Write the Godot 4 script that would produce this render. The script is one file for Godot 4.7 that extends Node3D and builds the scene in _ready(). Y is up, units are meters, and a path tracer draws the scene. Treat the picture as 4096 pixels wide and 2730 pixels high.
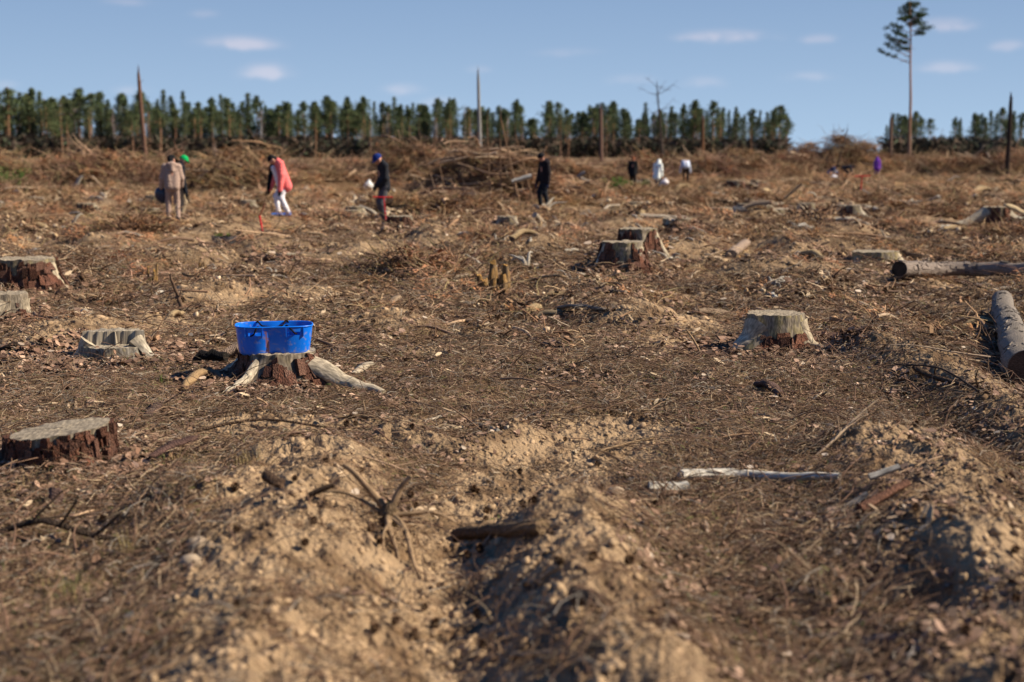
extends Node3D
# A clear-felled pine forest being replanted: stumps, slash heaps, people with planting tools, a blue tub on a stump.

# ---------- mesh builder ----------
class MB:
	var v := PackedVector3Array()
	var n := PackedVector3Array()
	var c := PackedColorArray()
	var u := PackedVector2Array()
	var i := PackedInt32Array()
	func vert(p: Vector3, nn: Vector3, col: Color, uv := Vector2.ZERO) -> int:
		v.append(p); n.append(nn); c.append(col); u.append(uv)
		return v.size() - 1
	func tri(a: int, b: int, d: int) -> void:
		if (v[b] - v[a]).cross(v[d] - v[a]).dot(n[a] + n[b] + n[d]) > 0.0:
			i.append(a); i.append(d); i.append(b)
		else:
			i.append(a); i.append(b); i.append(d)
	func quad(a: int, b: int, d: int, e: int) -> void:
		tri(a, b, d); tri(a, d, e)
	func flat(p: Array, out: Vector3, col: Color) -> void:      # a flat polygon, turned to face along out
		var nn: Vector3 = (p[1] - p[0]).cross(p[2] - p[0]).normalized()
		if nn.dot(out) < 0.0: nn = -nn
		var s := v.size()
		for k in p.size(): vert(p[k], nn, col, Vector2(p[k].x, p[k].z))
		for k in range(1, p.size() - 1): tri(s, s + k, s + k + 1)
	func box(t: Transform3D, size: Vector3, col: Color) -> void:
		for ax in 3:
			for sg in [-1.0, 1.0]:
				var o := Vector3.ZERO
				o[ax] = sg
				var a := Vector3.ZERO
				a[(ax + 1) % 3] = 1.0
				var b := Vector3.ZERO
				b[(ax + 2) % 3] = 1.0
				var q := []
				for k in [o - a - b, o + a - b, o + a + b, o - a + b]: q.append(t * (k * size * 0.5))
				flat(q, t.basis * o, col)
	func tube(p: PackedVector3Array, r: PackedFloat32Array, sides: int, c0: Color, c1: Color, rough := 0.0, rng: RandomNumberGenerator = null) -> void:
		var m := p.size()
		var up := Vector3.UP
		var d0 := (p[1] - p[0]).normalized()
		if absf(d0.dot(up)) > 0.9: up = Vector3.RIGHT
		var x := d0.cross(up).normalized()
		var base := v.size()
		var along := 0.0
		var wob := PackedFloat32Array()
		for k in sides: wob.append(1.0 + (rng.randf_range(-rough, rough) if rng else 0.0))
		for k in m:
			var d := (p[mini(k + 1, m - 1)] - p[maxi(k - 1, 0)]).normalized()
			x = (x - d * x.dot(d)).normalized()
			var y := d.cross(x)
			if k: along += p[k].distance_to(p[k - 1])
			var col := c0.lerp(c1, float(k) / (m - 1))
			if rng: col = col * (1.0 + rng.randf_range(-rough, rough) * 0.8)
			for s in sides + 1:
				var an := TAU * s / sides
				var nn := x * cos(an) + y * sin(an)
				var w := wob[s % sides] * (1.0 + (rng.randf_range(-rough, rough) * 0.5 if rng and s < sides else 0.0))
				var q := p[k] + nn * r[k] * w
				if s == sides: q = v[base + k * (sides + 1)]
				vert(q, nn, col, Vector2(float(s) / sides * ceilf(r[0] * 20.0), along))
		for k in m - 1:
			for s in sides:
				var a := base + k * (sides + 1) + s
				quad(a, a + 1, a + sides + 2, a + sides + 1)
		for e in [0, m - 1]:
			var nn: Vector3 = (p[0] - p[1]).normalized() if e == 0 else (p[m - 1] - p[m - 2]).normalized()
			var s0 := v.size()
			var col: Color = (c0 if e == 0 else c1)
			for s in sides: vert(v[base + e * (sides + 1) + s], nn, col, Vector2(cos(TAU * s / sides), sin(TAU * s / sides)) * r[e])
			for s in range(1, sides - 1): tri(s0, s0 + s, s0 + s + 1)
	func blob(center: Vector3, rad: Vector3, rings: int, segs: int, col: Color, rough := 0.0, rng: RandomNumberGenerator = null, basis := Basis.IDENTITY, lo := -1.0) -> void:   # a lumpy ball; lo > -1 cuts its underside away
		var base := v.size()
		for k in rings + 1:
			var yy := lerpf(1.0, lo, float(k) / rings) if lo > -1.0 else cos(PI * k / rings)
			var ww := sqrt(maxf(0.0, 1.0 - yy * yy))
			for s in segs + 1:
				var an := TAU * s / segs
				var d := Vector3(cos(an) * ww, yy, sin(an) * ww)
				var f := 1.0 + (rng.randf_range(-rough, rough) if rng else 0.0)
				var q := center + basis * (d * rad * f)
				if s == segs: q = v[base + k * (segs + 1)]
				elif k == 0 and s > 0: q = v[base]
				vert(q, (basis * (d / rad)).normalized(), col * (1.0 + (rng.randf_range(-rough, rough) * 0.5 if rng else 0.0)), Vector2(float(s) / segs, float(k) / rings))
		for k in rings:
			for s in segs:
				var a := base + k * (segs + 1) + s
				quad(a, a + 1, a + segs + 2, a + segs + 1)
	func renormal() -> void:       # normals from the displaced surface
		var acc := PackedVector3Array()
		acc.resize(v.size())
		for k in range(0, i.size(), 3):
			var f := (v[i[k + 2]] - v[i[k]]).cross(v[i[k + 1]] - v[i[k]])
			for e in 3: acc[i[k + e]] += f
		for k in v.size():
			if acc[k].length_squared() > 1e-16: n[k] = acc[k].normalized()
	func mesh() -> ArrayMesh:
		var a := []
		a.resize(Mesh.ARRAY_MAX)
		a[Mesh.ARRAY_VERTEX] = v; a[Mesh.ARRAY_NORMAL] = n; a[Mesh.ARRAY_COLOR] = c; a[Mesh.ARRAY_TEX_UV] = u; a[Mesh.ARRAY_INDEX] = i
		var m := ArrayMesh.new()
		m.add_surface_from_arrays(Mesh.PRIMITIVE_TRIANGLES, a)
		return m

# ---------- naming ----------
var taken := {}
func numbered(called: String, where: Node) -> String:
	var key := str(where.get_instance_id()) + called
	var k: int = taken.get(key, 0)
	taken[key] = k + 1
	return called if k == 0 else "%s_%03d" % [called, k]

func tag(o: Node, label: String, category := "", group := "", kind := "") -> Node:
	if label: o.set_meta("label", label)
	if category: o.set_meta("category", category)
	if group: o.set_meta("group", group)
	if kind: o.set_meta("kind", kind)
	return o

func thing(called: String, label: String, category: String, at := Vector3.ZERO, turn := 0.0, group := "") -> Node3D:
	var o := Node3D.new()
	o.name = numbered(called, self)
	add_child(o)
	o.position = at
	o.rotation.y = turn
	tag(o, label, category, group)
	return o

func part(called: String, m: Mesh, mat: Material, parent: Node = self) -> MeshInstance3D:
	var o := MeshInstance3D.new()
	o.name = numbered(called, parent)
	o.mesh = m
	o.material_override = mat
	parent.add_child(o)
	return o

func copy(o: Node3D, label := "", group := "") -> Node3D:
	var d: Node3D = o.duplicate()
	var base := String(o.name)
	if base.length() > 4 and base[base.length() - 4] == "_" and base.right(3).is_valid_int(): base = base.left(base.length() - 4)
	d.name = numbered(base, self)
	add_child(d)
	if label: d.set_meta("label", label)
	if group: d.set_meta("group", group)
	return d

# ---------- materials ----------
var M := {}
func noise_tex(freq: float, oct: int, size := 512, lo := 0.0, hi := 1.0, type := FastNoiseLite.TYPE_SIMPLEX_SMOOTH, seed_ := 1, w := 0) -> NoiseTexture2D:
	var f := FastNoiseLite.new()
	f.noise_type = type
	f.frequency = freq
	f.fractal_octaves = oct
	f.seed = seed_
	var t := NoiseTexture2D.new()
	t.width = w if w else size
	t.height = size
	t.seamless = true
	t.noise = f
	var g := Gradient.new()
	g.set_color(0, Color(lo, lo, lo))
	g.set_color(1, Color(hi, hi, hi))
	t.color_ramp = g
	return t

func mat(called: String, rough := 0.9, tint := Color.WHITE, vc := true) -> StandardMaterial3D:
	var m := StandardMaterial3D.new()
	m.resource_name = called
	m.roughness = rough
	m.albedo_color = tint
	m.vertex_color_use_as_albedo = vc
	m.metallic_specular = 0.25
	M[called] = m
	return m

func lin(r: float, g: float, b: float) -> Color: return Color(r, g, b).linear_to_srgb()

func materials() -> void:
	var grain := noise_tex(0.06, 4, 512, 0.74, 1.0)
	var relief := noise_tex(0.025, 5, 512, 0.0, 1.0, FastNoiseLite.TYPE_SIMPLEX_SMOOTH, 3)
	var fibre := noise_tex(0.05, 3, 1024, 0.55, 1.0, FastNoiseLite.TYPE_SIMPLEX_SMOOTH, 5, 128)
	var g := mat("soil", 0.97)
	g.albedo_texture = grain
	g.uv1_triplanar = true
	g.uv1_world_triplanar = true
	g.uv1_scale = Vector3.ONE * 1.7
	g.heightmap_enabled = true
	g.heightmap_texture = relief
	g.heightmap_scale = 3.0
	var w := mat("wood", 0.85)
	w.albedo_texture = fibre
	w.uv1_scale = Vector3(1, 0.25, 1)
	w.heightmap_enabled = true
	w.heightmap_texture = fibre
	w.heightmap_scale = 0.4
	var b := mat("bark", 0.95)
	b.albedo_texture = noise_tex(0.03, 4, 512, 0.42, 1.0, FastNoiseLite.TYPE_SIMPLEX_SMOOTH, 8)
	b.uv1_triplanar = true
	b.uv1_scale = Vector3(6, 2.5, 6)
	b.heightmap_enabled = true
	b.heightmap_texture = relief
	b.heightmap_scale = 2.5
	mat("litter", 0.9)
	mat("clod", 0.97)
	var nd := mat("needles", 0.8)
	nd.backlight_enabled = true
	nd.backlight = Color(0.05, 0.08, 0.03)
	var p := mat("plastic", 0.42)
	p.metallic_specular = 0.5
	p.roughness_texture = noise_tex(0.02, 4, 256, 0.7, 1.0)
	mat("skin", 0.6)
	mat("paint", 0.4)
	mat("steel", 0.45, lin(0.25, 0.25, 0.26), false).metallic = 0.9

func cloth(col: Color) -> StandardMaterial3D:
	var key := "cloth" + col.to_html()
	if not M.has(key):
		var m := mat(key, 0.95, col.linear_to_srgb(), false)
		m.heightmap_enabled = true
		if not M.has("weave"): M["weave"] = noise_tex(0.02, 4, 256)
		m.heightmap_texture = M["weave"]
		m.heightmap_scale = 2.0
		m.uv1_triplanar = true
		m.uv1_scale = Vector3.ONE * 3.0
	return M[key]

# ---------- the ground ----------
var R := RandomNumberGenerator.new()
var n_low := FastNoiseLite.new()
var n_wide := FastNoiseLite.new()
var n_patch := FastNoiseLite.new()
var n_clod := FastNoiseLite.new()
var n_cell := FastNoiseLite.new()
var n_pit := FastNoiseLite.new()
var n_tone := FastNoiseLite.new()
var patches: Array[PackedFloat32Array] = []    # x, z, radius across, radius along, height, sand 0..1, bark 0..1
var ridges: Array[PackedFloat32Array] = []     # ax, az, bx, bz, width, height, sand
var sand := 0.0
var red := 0.0

func noise_setup(f: FastNoiseLite, seed_: int, freq: float, oct: int, type := FastNoiseLite.TYPE_SIMPLEX_SMOOTH) -> void:
	f.seed = seed_
	f.frequency = freq
	f.fractal_octaves = oct
	f.noise_type = type
	f.fractal_type = FastNoiseLite.FRACTAL_FBM if oct > 1 else FastNoiseLite.FRACTAL_NONE

func patch(x: float, z: float, rx: float, rz: float, h: float, s := 1.0, b := 0.0) -> void:
	patches.append(PackedFloat32Array([x, z, rx, rz, h, s, b]))

func ridge(p: Array, w: float, h: float, s := 1.0) -> void:
	for k in p.size() - 1: ridges.append(PackedFloat32Array([p[k].x, p[k].y, p[k + 1].x, p[k + 1].y, w, h, s]))

func ground_at(x: float, z: float, fine := true) -> float:
	var r := sqrt(x * x + z * z)
	var far := clampf((r - 14.0) / 40.0, 0.0, 1.0)
	var hump := clampf((r - 10.0) / 14.0, 0.0, 1.0)
	var h := n_low.get_noise_2d(x, z) * (0.05 + 0.13 * hump) + n_low.get_noise_2d(x * 3.1 + 50.0, z * 3.1) * 0.08 * hump + n_wide.get_noise_2d(x, z) * 0.3 * far
	var s := 0.0
	var b := 0.0
	if r > 11.0:
		var q := n_patch.get_noise_2d(x, z)
		s = smoothstep(-0.08, 0.26, q) * minf(1.0, (r - 11.0) / 10.0) * 0.75
		# planting furrows run away over the whole clearing, broken up here and there
		var w := cos(TAU * (x + 0.22 * z + n_low.get_noise_2d(x * 0.4, z * 0.4) * 1.3) / 2.7)
		h += hump * 0.12 * w * (0.6 + q)
		s = maxf(s, smoothstep(0.15, 0.8, absf(w) * 0.75 + q * 0.9 + n_tone.get_noise_2d(x * 0.4, z * 0.4) * 0.5 - 0.15) * hump * 0.85)
		h += s * 0.07
	if r < 75.0:
		for p in patches:
			var dx := absf(x - p[0])
			if dx > p[2] * 1.6: continue
			var dz := absf(z - p[1])
			if dz > p[3] * 1.6: continue
			var e := dx * dx / (p[2] * p[2]) + dz * dz / (p[3] * p[3])
			if e < 2.4:
				var g := exp(-e * 1.4)
				h += p[4] * g * (1.7 if p[4] > 0.0 and p[6] == 0.0 else 1.0)
				var m := smoothstep(0.12, 0.5, g + n_tone.get_noise_2d(x * 0.5, z * 0.5) * 0.22)
				if p[5] >= 0.0: s = maxf(s, m * p[5])
				else: s *= 1.0 + m * p[5]
				b = maxf(b, m * p[6])
	if r < 16.0:
		var up := 0.0
		var dn := 0.0
		for g in ridges:
			var w := g[4] * 2.2
			if x < minf(g[0], g[2]) - w or x > maxf(g[0], g[2]) + w or z < minf(g[1], g[3]) - w or z > maxf(g[1], g[3]) + w: continue
			var ex := g[2] - g[0]
			var ez := g[3] - g[1]
			var t := clampf(((x - g[0]) * ex + (z - g[1]) * ez) / (ex * ex + ez * ez), 0.0, 1.0)
			var qx := x - g[0] - ex * t
			var qz := z - g[1] - ez * t
			var e := exp(-(qx * qx + qz * qz) / (g[4] * g[4]))
			if g[5] > 0.0: up = maxf(up, g[5] * e)
			else: dn = minf(dn, g[5] * e)
			s = maxf(s, smoothstep(0.25, 0.6, e + n_tone.get_noise_2d(x * 0.6, z * 0.6) * 0.25) * g[6])
		h += up * (1.0 + n_low.get_noise_2d(x * 4.0, z * 4.0) * 0.35 + n_low.get_noise_2d(x * 9.0, z * 9.0) * 0.15) + dn
	sand = s
	red = b
	if fine and r < 70.0:
		var fade := clampf(1.6 - r / 45.0, 0.0, 1.0)
		var lumps := n_cell.get_noise_2d(x, z)
		var cover := smoothstep(-0.25, 0.35, n_tone.get_noise_2d(x * 1.5 + 40.0, z * 1.5))
		h += n_clod.get_noise_2d(x, z) * (0.038 - 0.012 * s) * fade
		if r < 30.0: h -= 0.04 * s * smoothstep(-0.62, -0.93, n_pit.get_noise_2d(x, z)) * smoothstep(-0.3, 0.3, n_tone.get_noise_2d(x * 0.8 - 20.0, z * 0.8))
		h -= (lumps + 0.35) * (0.012 + 0.02 * s * cover) * fade
	return h

func on_ground(p: Vector2, lift := 0.0) -> Vector3: return Vector3(p.x, ground_at(p.x, p.y) + lift, p.y)

func ground_shape() -> void:
	noise_setup(n_low, 11, 0.35, 2)
	noise_setup(n_wide, 12, 0.025, 3)
	noise_setup(n_patch, 13, 0.16, 3)
	noise_setup(n_clod, 14, 9.0, 4)
	noise_setup(n_cell, 15, 9.0, 1, FastNoiseLite.TYPE_CELLULAR)
	n_cell.cellular_return_type = FastNoiseLite.RETURN_DISTANCE
	n_cell.domain_warp_enabled = true
	n_cell.domain_warp_amplitude = 0.06
	n_cell.domain_warp_frequency = 5.0
	noise_setup(n_pit, 21, 5.5, 1, FastNoiseLite.TYPE_CELLULAR)
	n_pit.cellular_return_type = FastNoiseLite.RETURN_DISTANCE
	n_pit.domain_warp_enabled = true
	n_pit.domain_warp_amplitude = 0.12
	n_pit.domain_warp_frequency = 4.0
	noise_setup(n_tone, 16, 2.2, 3)
	# the planting furrow and the banks thrown up beside it
	ridge([Vector2(-1.184, -8.313), Vector2(-1.158, -7.312), Vector2(-1.010, -5.985), Vector2(-0.898, -5.098), Vector2(-0.809, -3.962)], 0.5, 0.22)
	ridge([Vector2(0.335, -6.976), Vector2(0.265, -5.869), Vector2(0.358, -5.065), Vector2(0.419, -4.495), Vector2(0.411, -3.729)], 0.38, 0.27)
	ridge([Vector2(2.413, -8.564), Vector2(2.202, -7.165), Vector2(2.019, -6.048), Vector2(1.857, -5.098), Vector2(1.657, -4.044)], 0.5, 0.24, 0.8)
	ridge([Vector2(0.735, -9.698), Vector2(0.249, -8.524), Vector2(-0.081, -7.095), Vector2(-0.204, -6.066), Vector2(-0.279, -4.428)], 0.6, -0.06)
	ridge([Vector2(-0.788, -9.147), Vector2(-0.324, -8.929), Vector2(0.069, -9.418)], 0.2, 0.1, 0.8)
	ridge([Vector2(3.415, -13.426), Vector2(3.614, -11.407), Vector2(3.479, -9.522), Vector2(3.439, -8.340)], 0.32, 0.2, 0.7)
	patch(-2.582, -8.463, 0.498, 0.827, 0.06, 0.0, 0.5)
	patch(1.694, -5.545, 0.192, 0.261, -0.2, 0.2)
	patch(1.521, -5.765, 0.109, 0.169, -0.12, 0.2)
	patch(2.036, -5.942, 0.317, 0.418, 0.03, 1.0)
	patch(-1.683, -7.181, 0.291, 0.430, 0.1, 0.5)
	patch(-0.918, -5.389, 0.119, 0.178, -0.12, 0.6)
	patch(-1.667, -9.621, 0.683, 0.546, 0.03)
	patch(-0.918, -9.621, 0.475, 0.394, 0.03, 0.7)
	patch(-4.297, -14.108, 0.820, 1.155, 0.07)
	patch(-4.498, -12.912, 0.356, 0.970, 0.05)
	patch(-3.869, -17.801, 0.760, 1.216, 0.1)
	patch(-2.558, -18.223, 0.528, 1.486, 0.1)
	patch(-1.366, -15.466, 0.496, 0.922, 0.14)
	patch(-0.803, -13.947, 0.256, 0.815, -0.03)
	patch(-3.607, -15.466, 0.520, 0.692, 0.05)
	patch(1.337, -15.867, 0.533, 0.970, 0.12)
	patch(2.168, -15.867, 0.582, 1.051, 0.0)
	patch(1.671, -14.108, 0.432, 0.834, 0.02)
	patch(0.886, -9.698, 0.389, 0.462, -0.02)
	patch(-0.293, -14.273, 0.218, 0.525, 0.07, 0.6)
	patch(-2.586, -25.858, 0.785, 2.120, 0.06)
	patch(-6.457, -34.276, 1.557, 1.669, 0.03)
	patch(0.626, -27.831, 0.676, 1.227, 0.04, 0.8)
	patch(6.123, -66.260, 1.800, 4.128, 0.05)
	patch(3.706, -18.442, 0.506, 0.761, 0.03, 0.8)
	patch(3.129, -21.536, 0.524, 1.034, 0.05, 0.8)
	patch(5.637, -17.059, 0.573, 0.932, 0.04, 0.6)
	patch(-7.567, -28.210, 0.770, 1.134, 0.04, 0.8)
	patch(2.133, -9.469, 1.052, 2.204, 0.0, -1.0)
	patch(0.266, -11.670, 1.183, 1.105, 0.0, -1.0)
	patch(-3.216, -10.833, 0.733, 0.573, 0.0, -1.0)

func ground_sheet() -> void:
	var rows := PackedFloat32Array()
	var r := 0.3
	while r < 4.2:
		rows.append(r); r *= 1.12
	while r < 46.0:
		rows.append(r); r *= 1.0037
	while r < 1500.0:
		rows.append(r); r *= 1.03
	var cols := PackedFloat32Array()
	for k in 30: cols.append(lerpf(-180.0, -26.0, k / 30.0))
	for k in 720: cols.append(lerpf(-26.0, 26.0, k / 720.0))
	for k in 31: cols.append(lerpf(26.0, 180.0, k / 30.0))
	var nr := rows.size()
	var nc := cols.size()
	var v := PackedVector3Array()
	var n := PackedVector3Array()
	var c := PackedColorArray()
	var ix := PackedInt32Array()
	v.resize(nr * nc); n.resize(nr * nc); c.resize(nr * nc)
	var sn := PackedFloat32Array()
	var cs := PackedFloat32Array()
	for a in cols:
		sn.append(sin(deg_to_rad(a))); cs.append(cos(deg_to_rad(a)))
	for a in nr:
		var q := rows[a]
		for b in nc:
			var x := q * sn[b]
			var z := -q * cs[b]
			var k := a * nc + b
			v[k] = Vector3(x, ground_at(x, z), z)
			c[k] = soil_tone(x, z)
	for a in nr:
		for b in nc:
			var k := a * nc + b
			var d1 := v[mini(a + 1, nr - 1) * nc + b] - v[maxi(a - 1, 0) * nc + b]
			var b0 := maxi(b - 1, 0)
			var b1 := mini(b + 1, nc - 1)
			if b == 0 or b == nc - 1:
				b0 = nc - 2; b1 = 1
			var d2 := v[a * nc + b1] - v[a * nc + b0]
			n[k] = d2.cross(d1).normalized()
			if n[k].y < 0.0: n[k] = -n[k]
	ix.resize((nr - 1) * (nc - 1) * 6)
	var w := 0
	for a in nr - 1:
		for b in nc - 1:
			var k := a * nc + b
			ix[w] = k; ix[w + 1] = k + nc; ix[w + 2] = k + 1
			ix[w + 3] = k + 1; ix[w + 4] = k + nc; ix[w + 5] = k + nc + 1
			w += 6
	var arr := []
	arr.resize(Mesh.ARRAY_MAX)
	arr[Mesh.ARRAY_VERTEX] = v; arr[Mesh.ARRAY_NORMAL] = n; arr[Mesh.ARRAY_COLOR] = c; arr[Mesh.ARRAY_INDEX] = ix
	var m := ArrayMesh.new()
	m.add_surface_from_arrays(Mesh.PRIMITIVE_TRIANGLES, arr)
	tag(part("ground", m, M.soil), "bare sandy ground of the felled forest with brown litter", "", "", "structure")

const SAND := Color(0.4, 0.278, 0.165)
const DAMP := Color(0.21, 0.135, 0.075)
const HUMUS := Color(0.13, 0.078, 0.042)
const RUST := Color(0.15, 0.075, 0.046)
func soil_tone(x: float, z: float) -> Color:       # uses sand and red as ground_at() left them
	var t := n_tone.get_noise_2d(x, z)
	var t2 := n_tone.get_noise_2d(z * 4.0 + 9.0, x * 4.0)
	var a := HUMUS.lerp(DAMP, clampf(0.4 + t * 0.9, 0.0, 1.0)).lerp(RUST, red * 0.85)
	var b := SAND.lerp(DAMP, clampf(0.12 - t * 0.5 + t2 * 0.3, 0.0, 0.7))
	b = b.lerp(HUMUS * 1.1, smoothstep(0.04, 0.48, n_tone.get_noise_2d(x * 0.8 - 31.0, z * 0.8)) * 0.8)
	return a.lerp(b, sand) * (1.0 + 0.25 * t2)

# ---------- stumps ----------
var mounds: Array[Vector3] = []           # x, z, reach: where red bark litter lies thick
const GREY := Color(0.4, 0.33, 0.245)
const PALE := Color(0.66, 0.54, 0.37)
const LICHEN := Color(0.52, 0.42, 0.2)
const OLD := Color(0.17, 0.135, 0.1)
const BARKC := Color(0.29, 0.125, 0.08)
const ORANGE := Color(0.5, 0.27, 0.075)

func sweep(a: Vector3, b: Vector3, n: int, sag: float, rng: RandomNumberGenerator, wander: float) -> PackedVector3Array:
	var p := PackedVector3Array()
	var side := (b - a).cross(Vector3.UP).normalized()
	var ph := rng.randf() * TAU
	var L := a.distance_to(b)
	for k in n:
		var t := float(k) / (n - 1)
		p.append(a.lerp(b, t) + Vector3.UP * sag * 4.0 * t * (1.0 - t) + side * sin(ph + t * 5.0) * wander * L + Vector3(0, sin(ph * 2.0 + t * 7.0) * wander * L * 0.4, 0))
	return p

func taper(n: int, r0: float, r1: float) -> PackedFloat32Array:
	var r := PackedFloat32Array()
	for k in n: r.append(lerpf(r0, r1, float(k) / (n - 1)))
	return r

# o: roots [[angle in degrees from the camera side towards the right, length, thickness]], bark 0..1, slope (cut plane rise to the right), lichen 0..1, step, tone, hide
func stump(label: String, p: Vector2, r: float, h: float, o: Dictionary, group := "stumps left by the felling") -> Node3D:
	var rng := RandomNumberGenerator.new()
	rng.seed = hash(label) + int(p.x * 100.0)
	var fz := FastNoiseLite.new()
	fz.seed = rng.randi() % 1000
	fz.frequency = 1.0
	fz.fractal_octaves = 3
	var t := thing("tree_stump", label, "stump", on_ground(p, -0.01), 0.0, group)
	var roots: Array = o.get("roots", [])
	var slope: float = o.get("slope", 0.0)
	var step: float = o.get("step", 0.0)
	var tone: Color = o.get("tone", GREY)
	var lich: float = o.get("lichen", 0.3)
	var dark: float = o.get("dark", 0.0)
	var big: bool = o.get("big", true)
	var NA := 72 if big else 28
	var NT := 14 if big else 7
	var rim := func(an: float, f: float) -> float:          # height of the cut above the base
		var x: float = sin(an) * r * f
		var hh: float = h + slope * x
		hh += 0.018 * (h / 0.3) * fz.get_noise_2d(cos(an) * 3.0 + 5.0, sin(an) * 3.0) * f
		if step > 0.0 and cos(an) * f * r > r * 0.05 + 0.03 * sin(an * 3.0): hh -= step
		return hh
	var radius := func(an: float, q: float) -> float:
		var x: float = r * (1.0 + 0.06 * fz.get_noise_2d(cos(an) * 2.0, sin(an) * 2.0))
		for k in roots:
			var d: float = angle_difference(an, deg_to_rad(k[0]))
			var w: float = clampf(k[2] / r * 1.3, 0.16, 0.5)
			x += minf(0.03 + k[1] * 0.4, r * 0.6) * exp(-d * d / (w * w)) * pow(minf(1.0, q * (h + 0.14) / h), 1.7)
			x += k[2] * 0.22 * exp(-d * d / (w * w))
		x += r * 0.14 * q * q + 0.010 * fz.get_noise_2d(an * 9.0, q * 0.6) * (r / 0.3)
		return x
	var mb := MB.new()
	for k in NT + 1:
		var q := float(k) / NT
		for s in NA + 1:
			var an := TAU * (s % NA) / NA
			var top: float = rim.call(an, 1.0)
			var y := lerpf(top, -0.14, q)
			var rr: float = radius.call(an, q)
			var g := fz.get_noise_2d(an * 14.0, q * 0.9)
			var col := tone.lerp(OLD, clampf(0.35 + g * 0.9 + dark, 0.0, 1.0))
			var ly := fz.get_noise_2d(an * 3.0 + 20.0, q * 3.0)
			if ly > 0.25 - lich * 0.5: col = col.lerp(LICHEN, minf(0.75, (ly - 0.25 + lich * 0.5) * 2.5) * minf(1.0, lich * 2.5))
			mb.vert(Vector3(sin(an) * rr, y, cos(an) * rr), Vector3(sin(an), 0.3, cos(an)), col, Vector2(an * 2.0, y))
	for k in NT:
		for s in NA:
			var a := k * (NA + 1) + s
			mb.quad(a, a + 1, a + NA + 2, a + NA + 1)
	mb.renormal()
	part("trunk", mb.mesh(), M.wood, t)
	# the sawn face: rings of slightly uneven wood
	var cf := MB.new()
	var NRG := 16 if big else 4
	for k in NRG + 1:
		var f := float(k) / NRG
		for s in NA + 1:
			var an := TAU * (s % NA) / NA
			var rr: float = radius.call(an, 0.0) * f
			var ring := sin(f * 40.0 + fz.get_noise_2d(cos(an), sin(an)) * 3.0) - 4.0 * smoothstep(0.45, 0.62, fz.get_noise_2d(an * 7.0, f * 0.4))
			var col := PALE.lerp(tone, 0.4).lerp(OLD, clampf(0.22 - 0.2 * ring + 0.5 * fz.get_noise_2d(cos(an) * 3.0 * f, sin(an) * 3.0 * f), 0.0, 0.85))
			cf.vert(Vector3(sin(an) * rr, (rim.call(an, f) as float) + 0.003 * ring * (1.0 - f) + 0.002 * (1.0 - f) + 0.004 * fz.get_noise_2d(an * 4.0, f * 8.0) * (1.0 - f), cos(an) * rr), Vector3.UP, col, Vector2(sin(an) * rr * 6.0, cos(an) * rr))
	for k in NRG:
		for s in NA:
			var a := k * (NA + 1) + s
			cf.quad(a, a + 1, a + NA + 2, a + NA + 1)
	cf.renormal()
	part("cut_face", cf.mesh(), M.wood, t)
	for k in roots:
		var an := deg_to_rad(k[0])
		var out := Vector3(sin(an), 0, cos(an))
		var L: float = k[1]
		var pts := PackedVector3Array()
		var rad := PackedFloat32Array()
		var m := 9
		var bend := rng.randf_range(-0.12, 0.12)
		for e in m:
			var f := float(e) / (m - 1)
			var dist := lerpf(r * 0.8, r + L, f)
			var q := out.rotated(Vector3.UP, bend * f) * dist
			var gy := ground_at(p.x + q.x, p.y + q.z) - t.position.y
			q.y = lerpf(h - k[2] * 1.05, gy + 0.03, 1.0 - pow(1.0 - f, 1.9)) - k[2] * 0.1 * f
			pts.append(q)
			rad.append(lerpf(k[2] * 1.2, k[2] * 0.26, pow(f, 0.75)))
		var rb := MB.new()
		rb.tube(pts, rad, 12 if big else 6, tone.lerp(PALE, 0.55 + lich * 0.3), PALE.lerp(Color(0.78, 0.7, 0.56), rng.randf()), 0.14, rng)
		rb.renormal()
		part("root", rb.mesh(), M.wood, t)
	var cover: float = minf(1.0, o.get("bark", 0.4) * 1.25)
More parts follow.
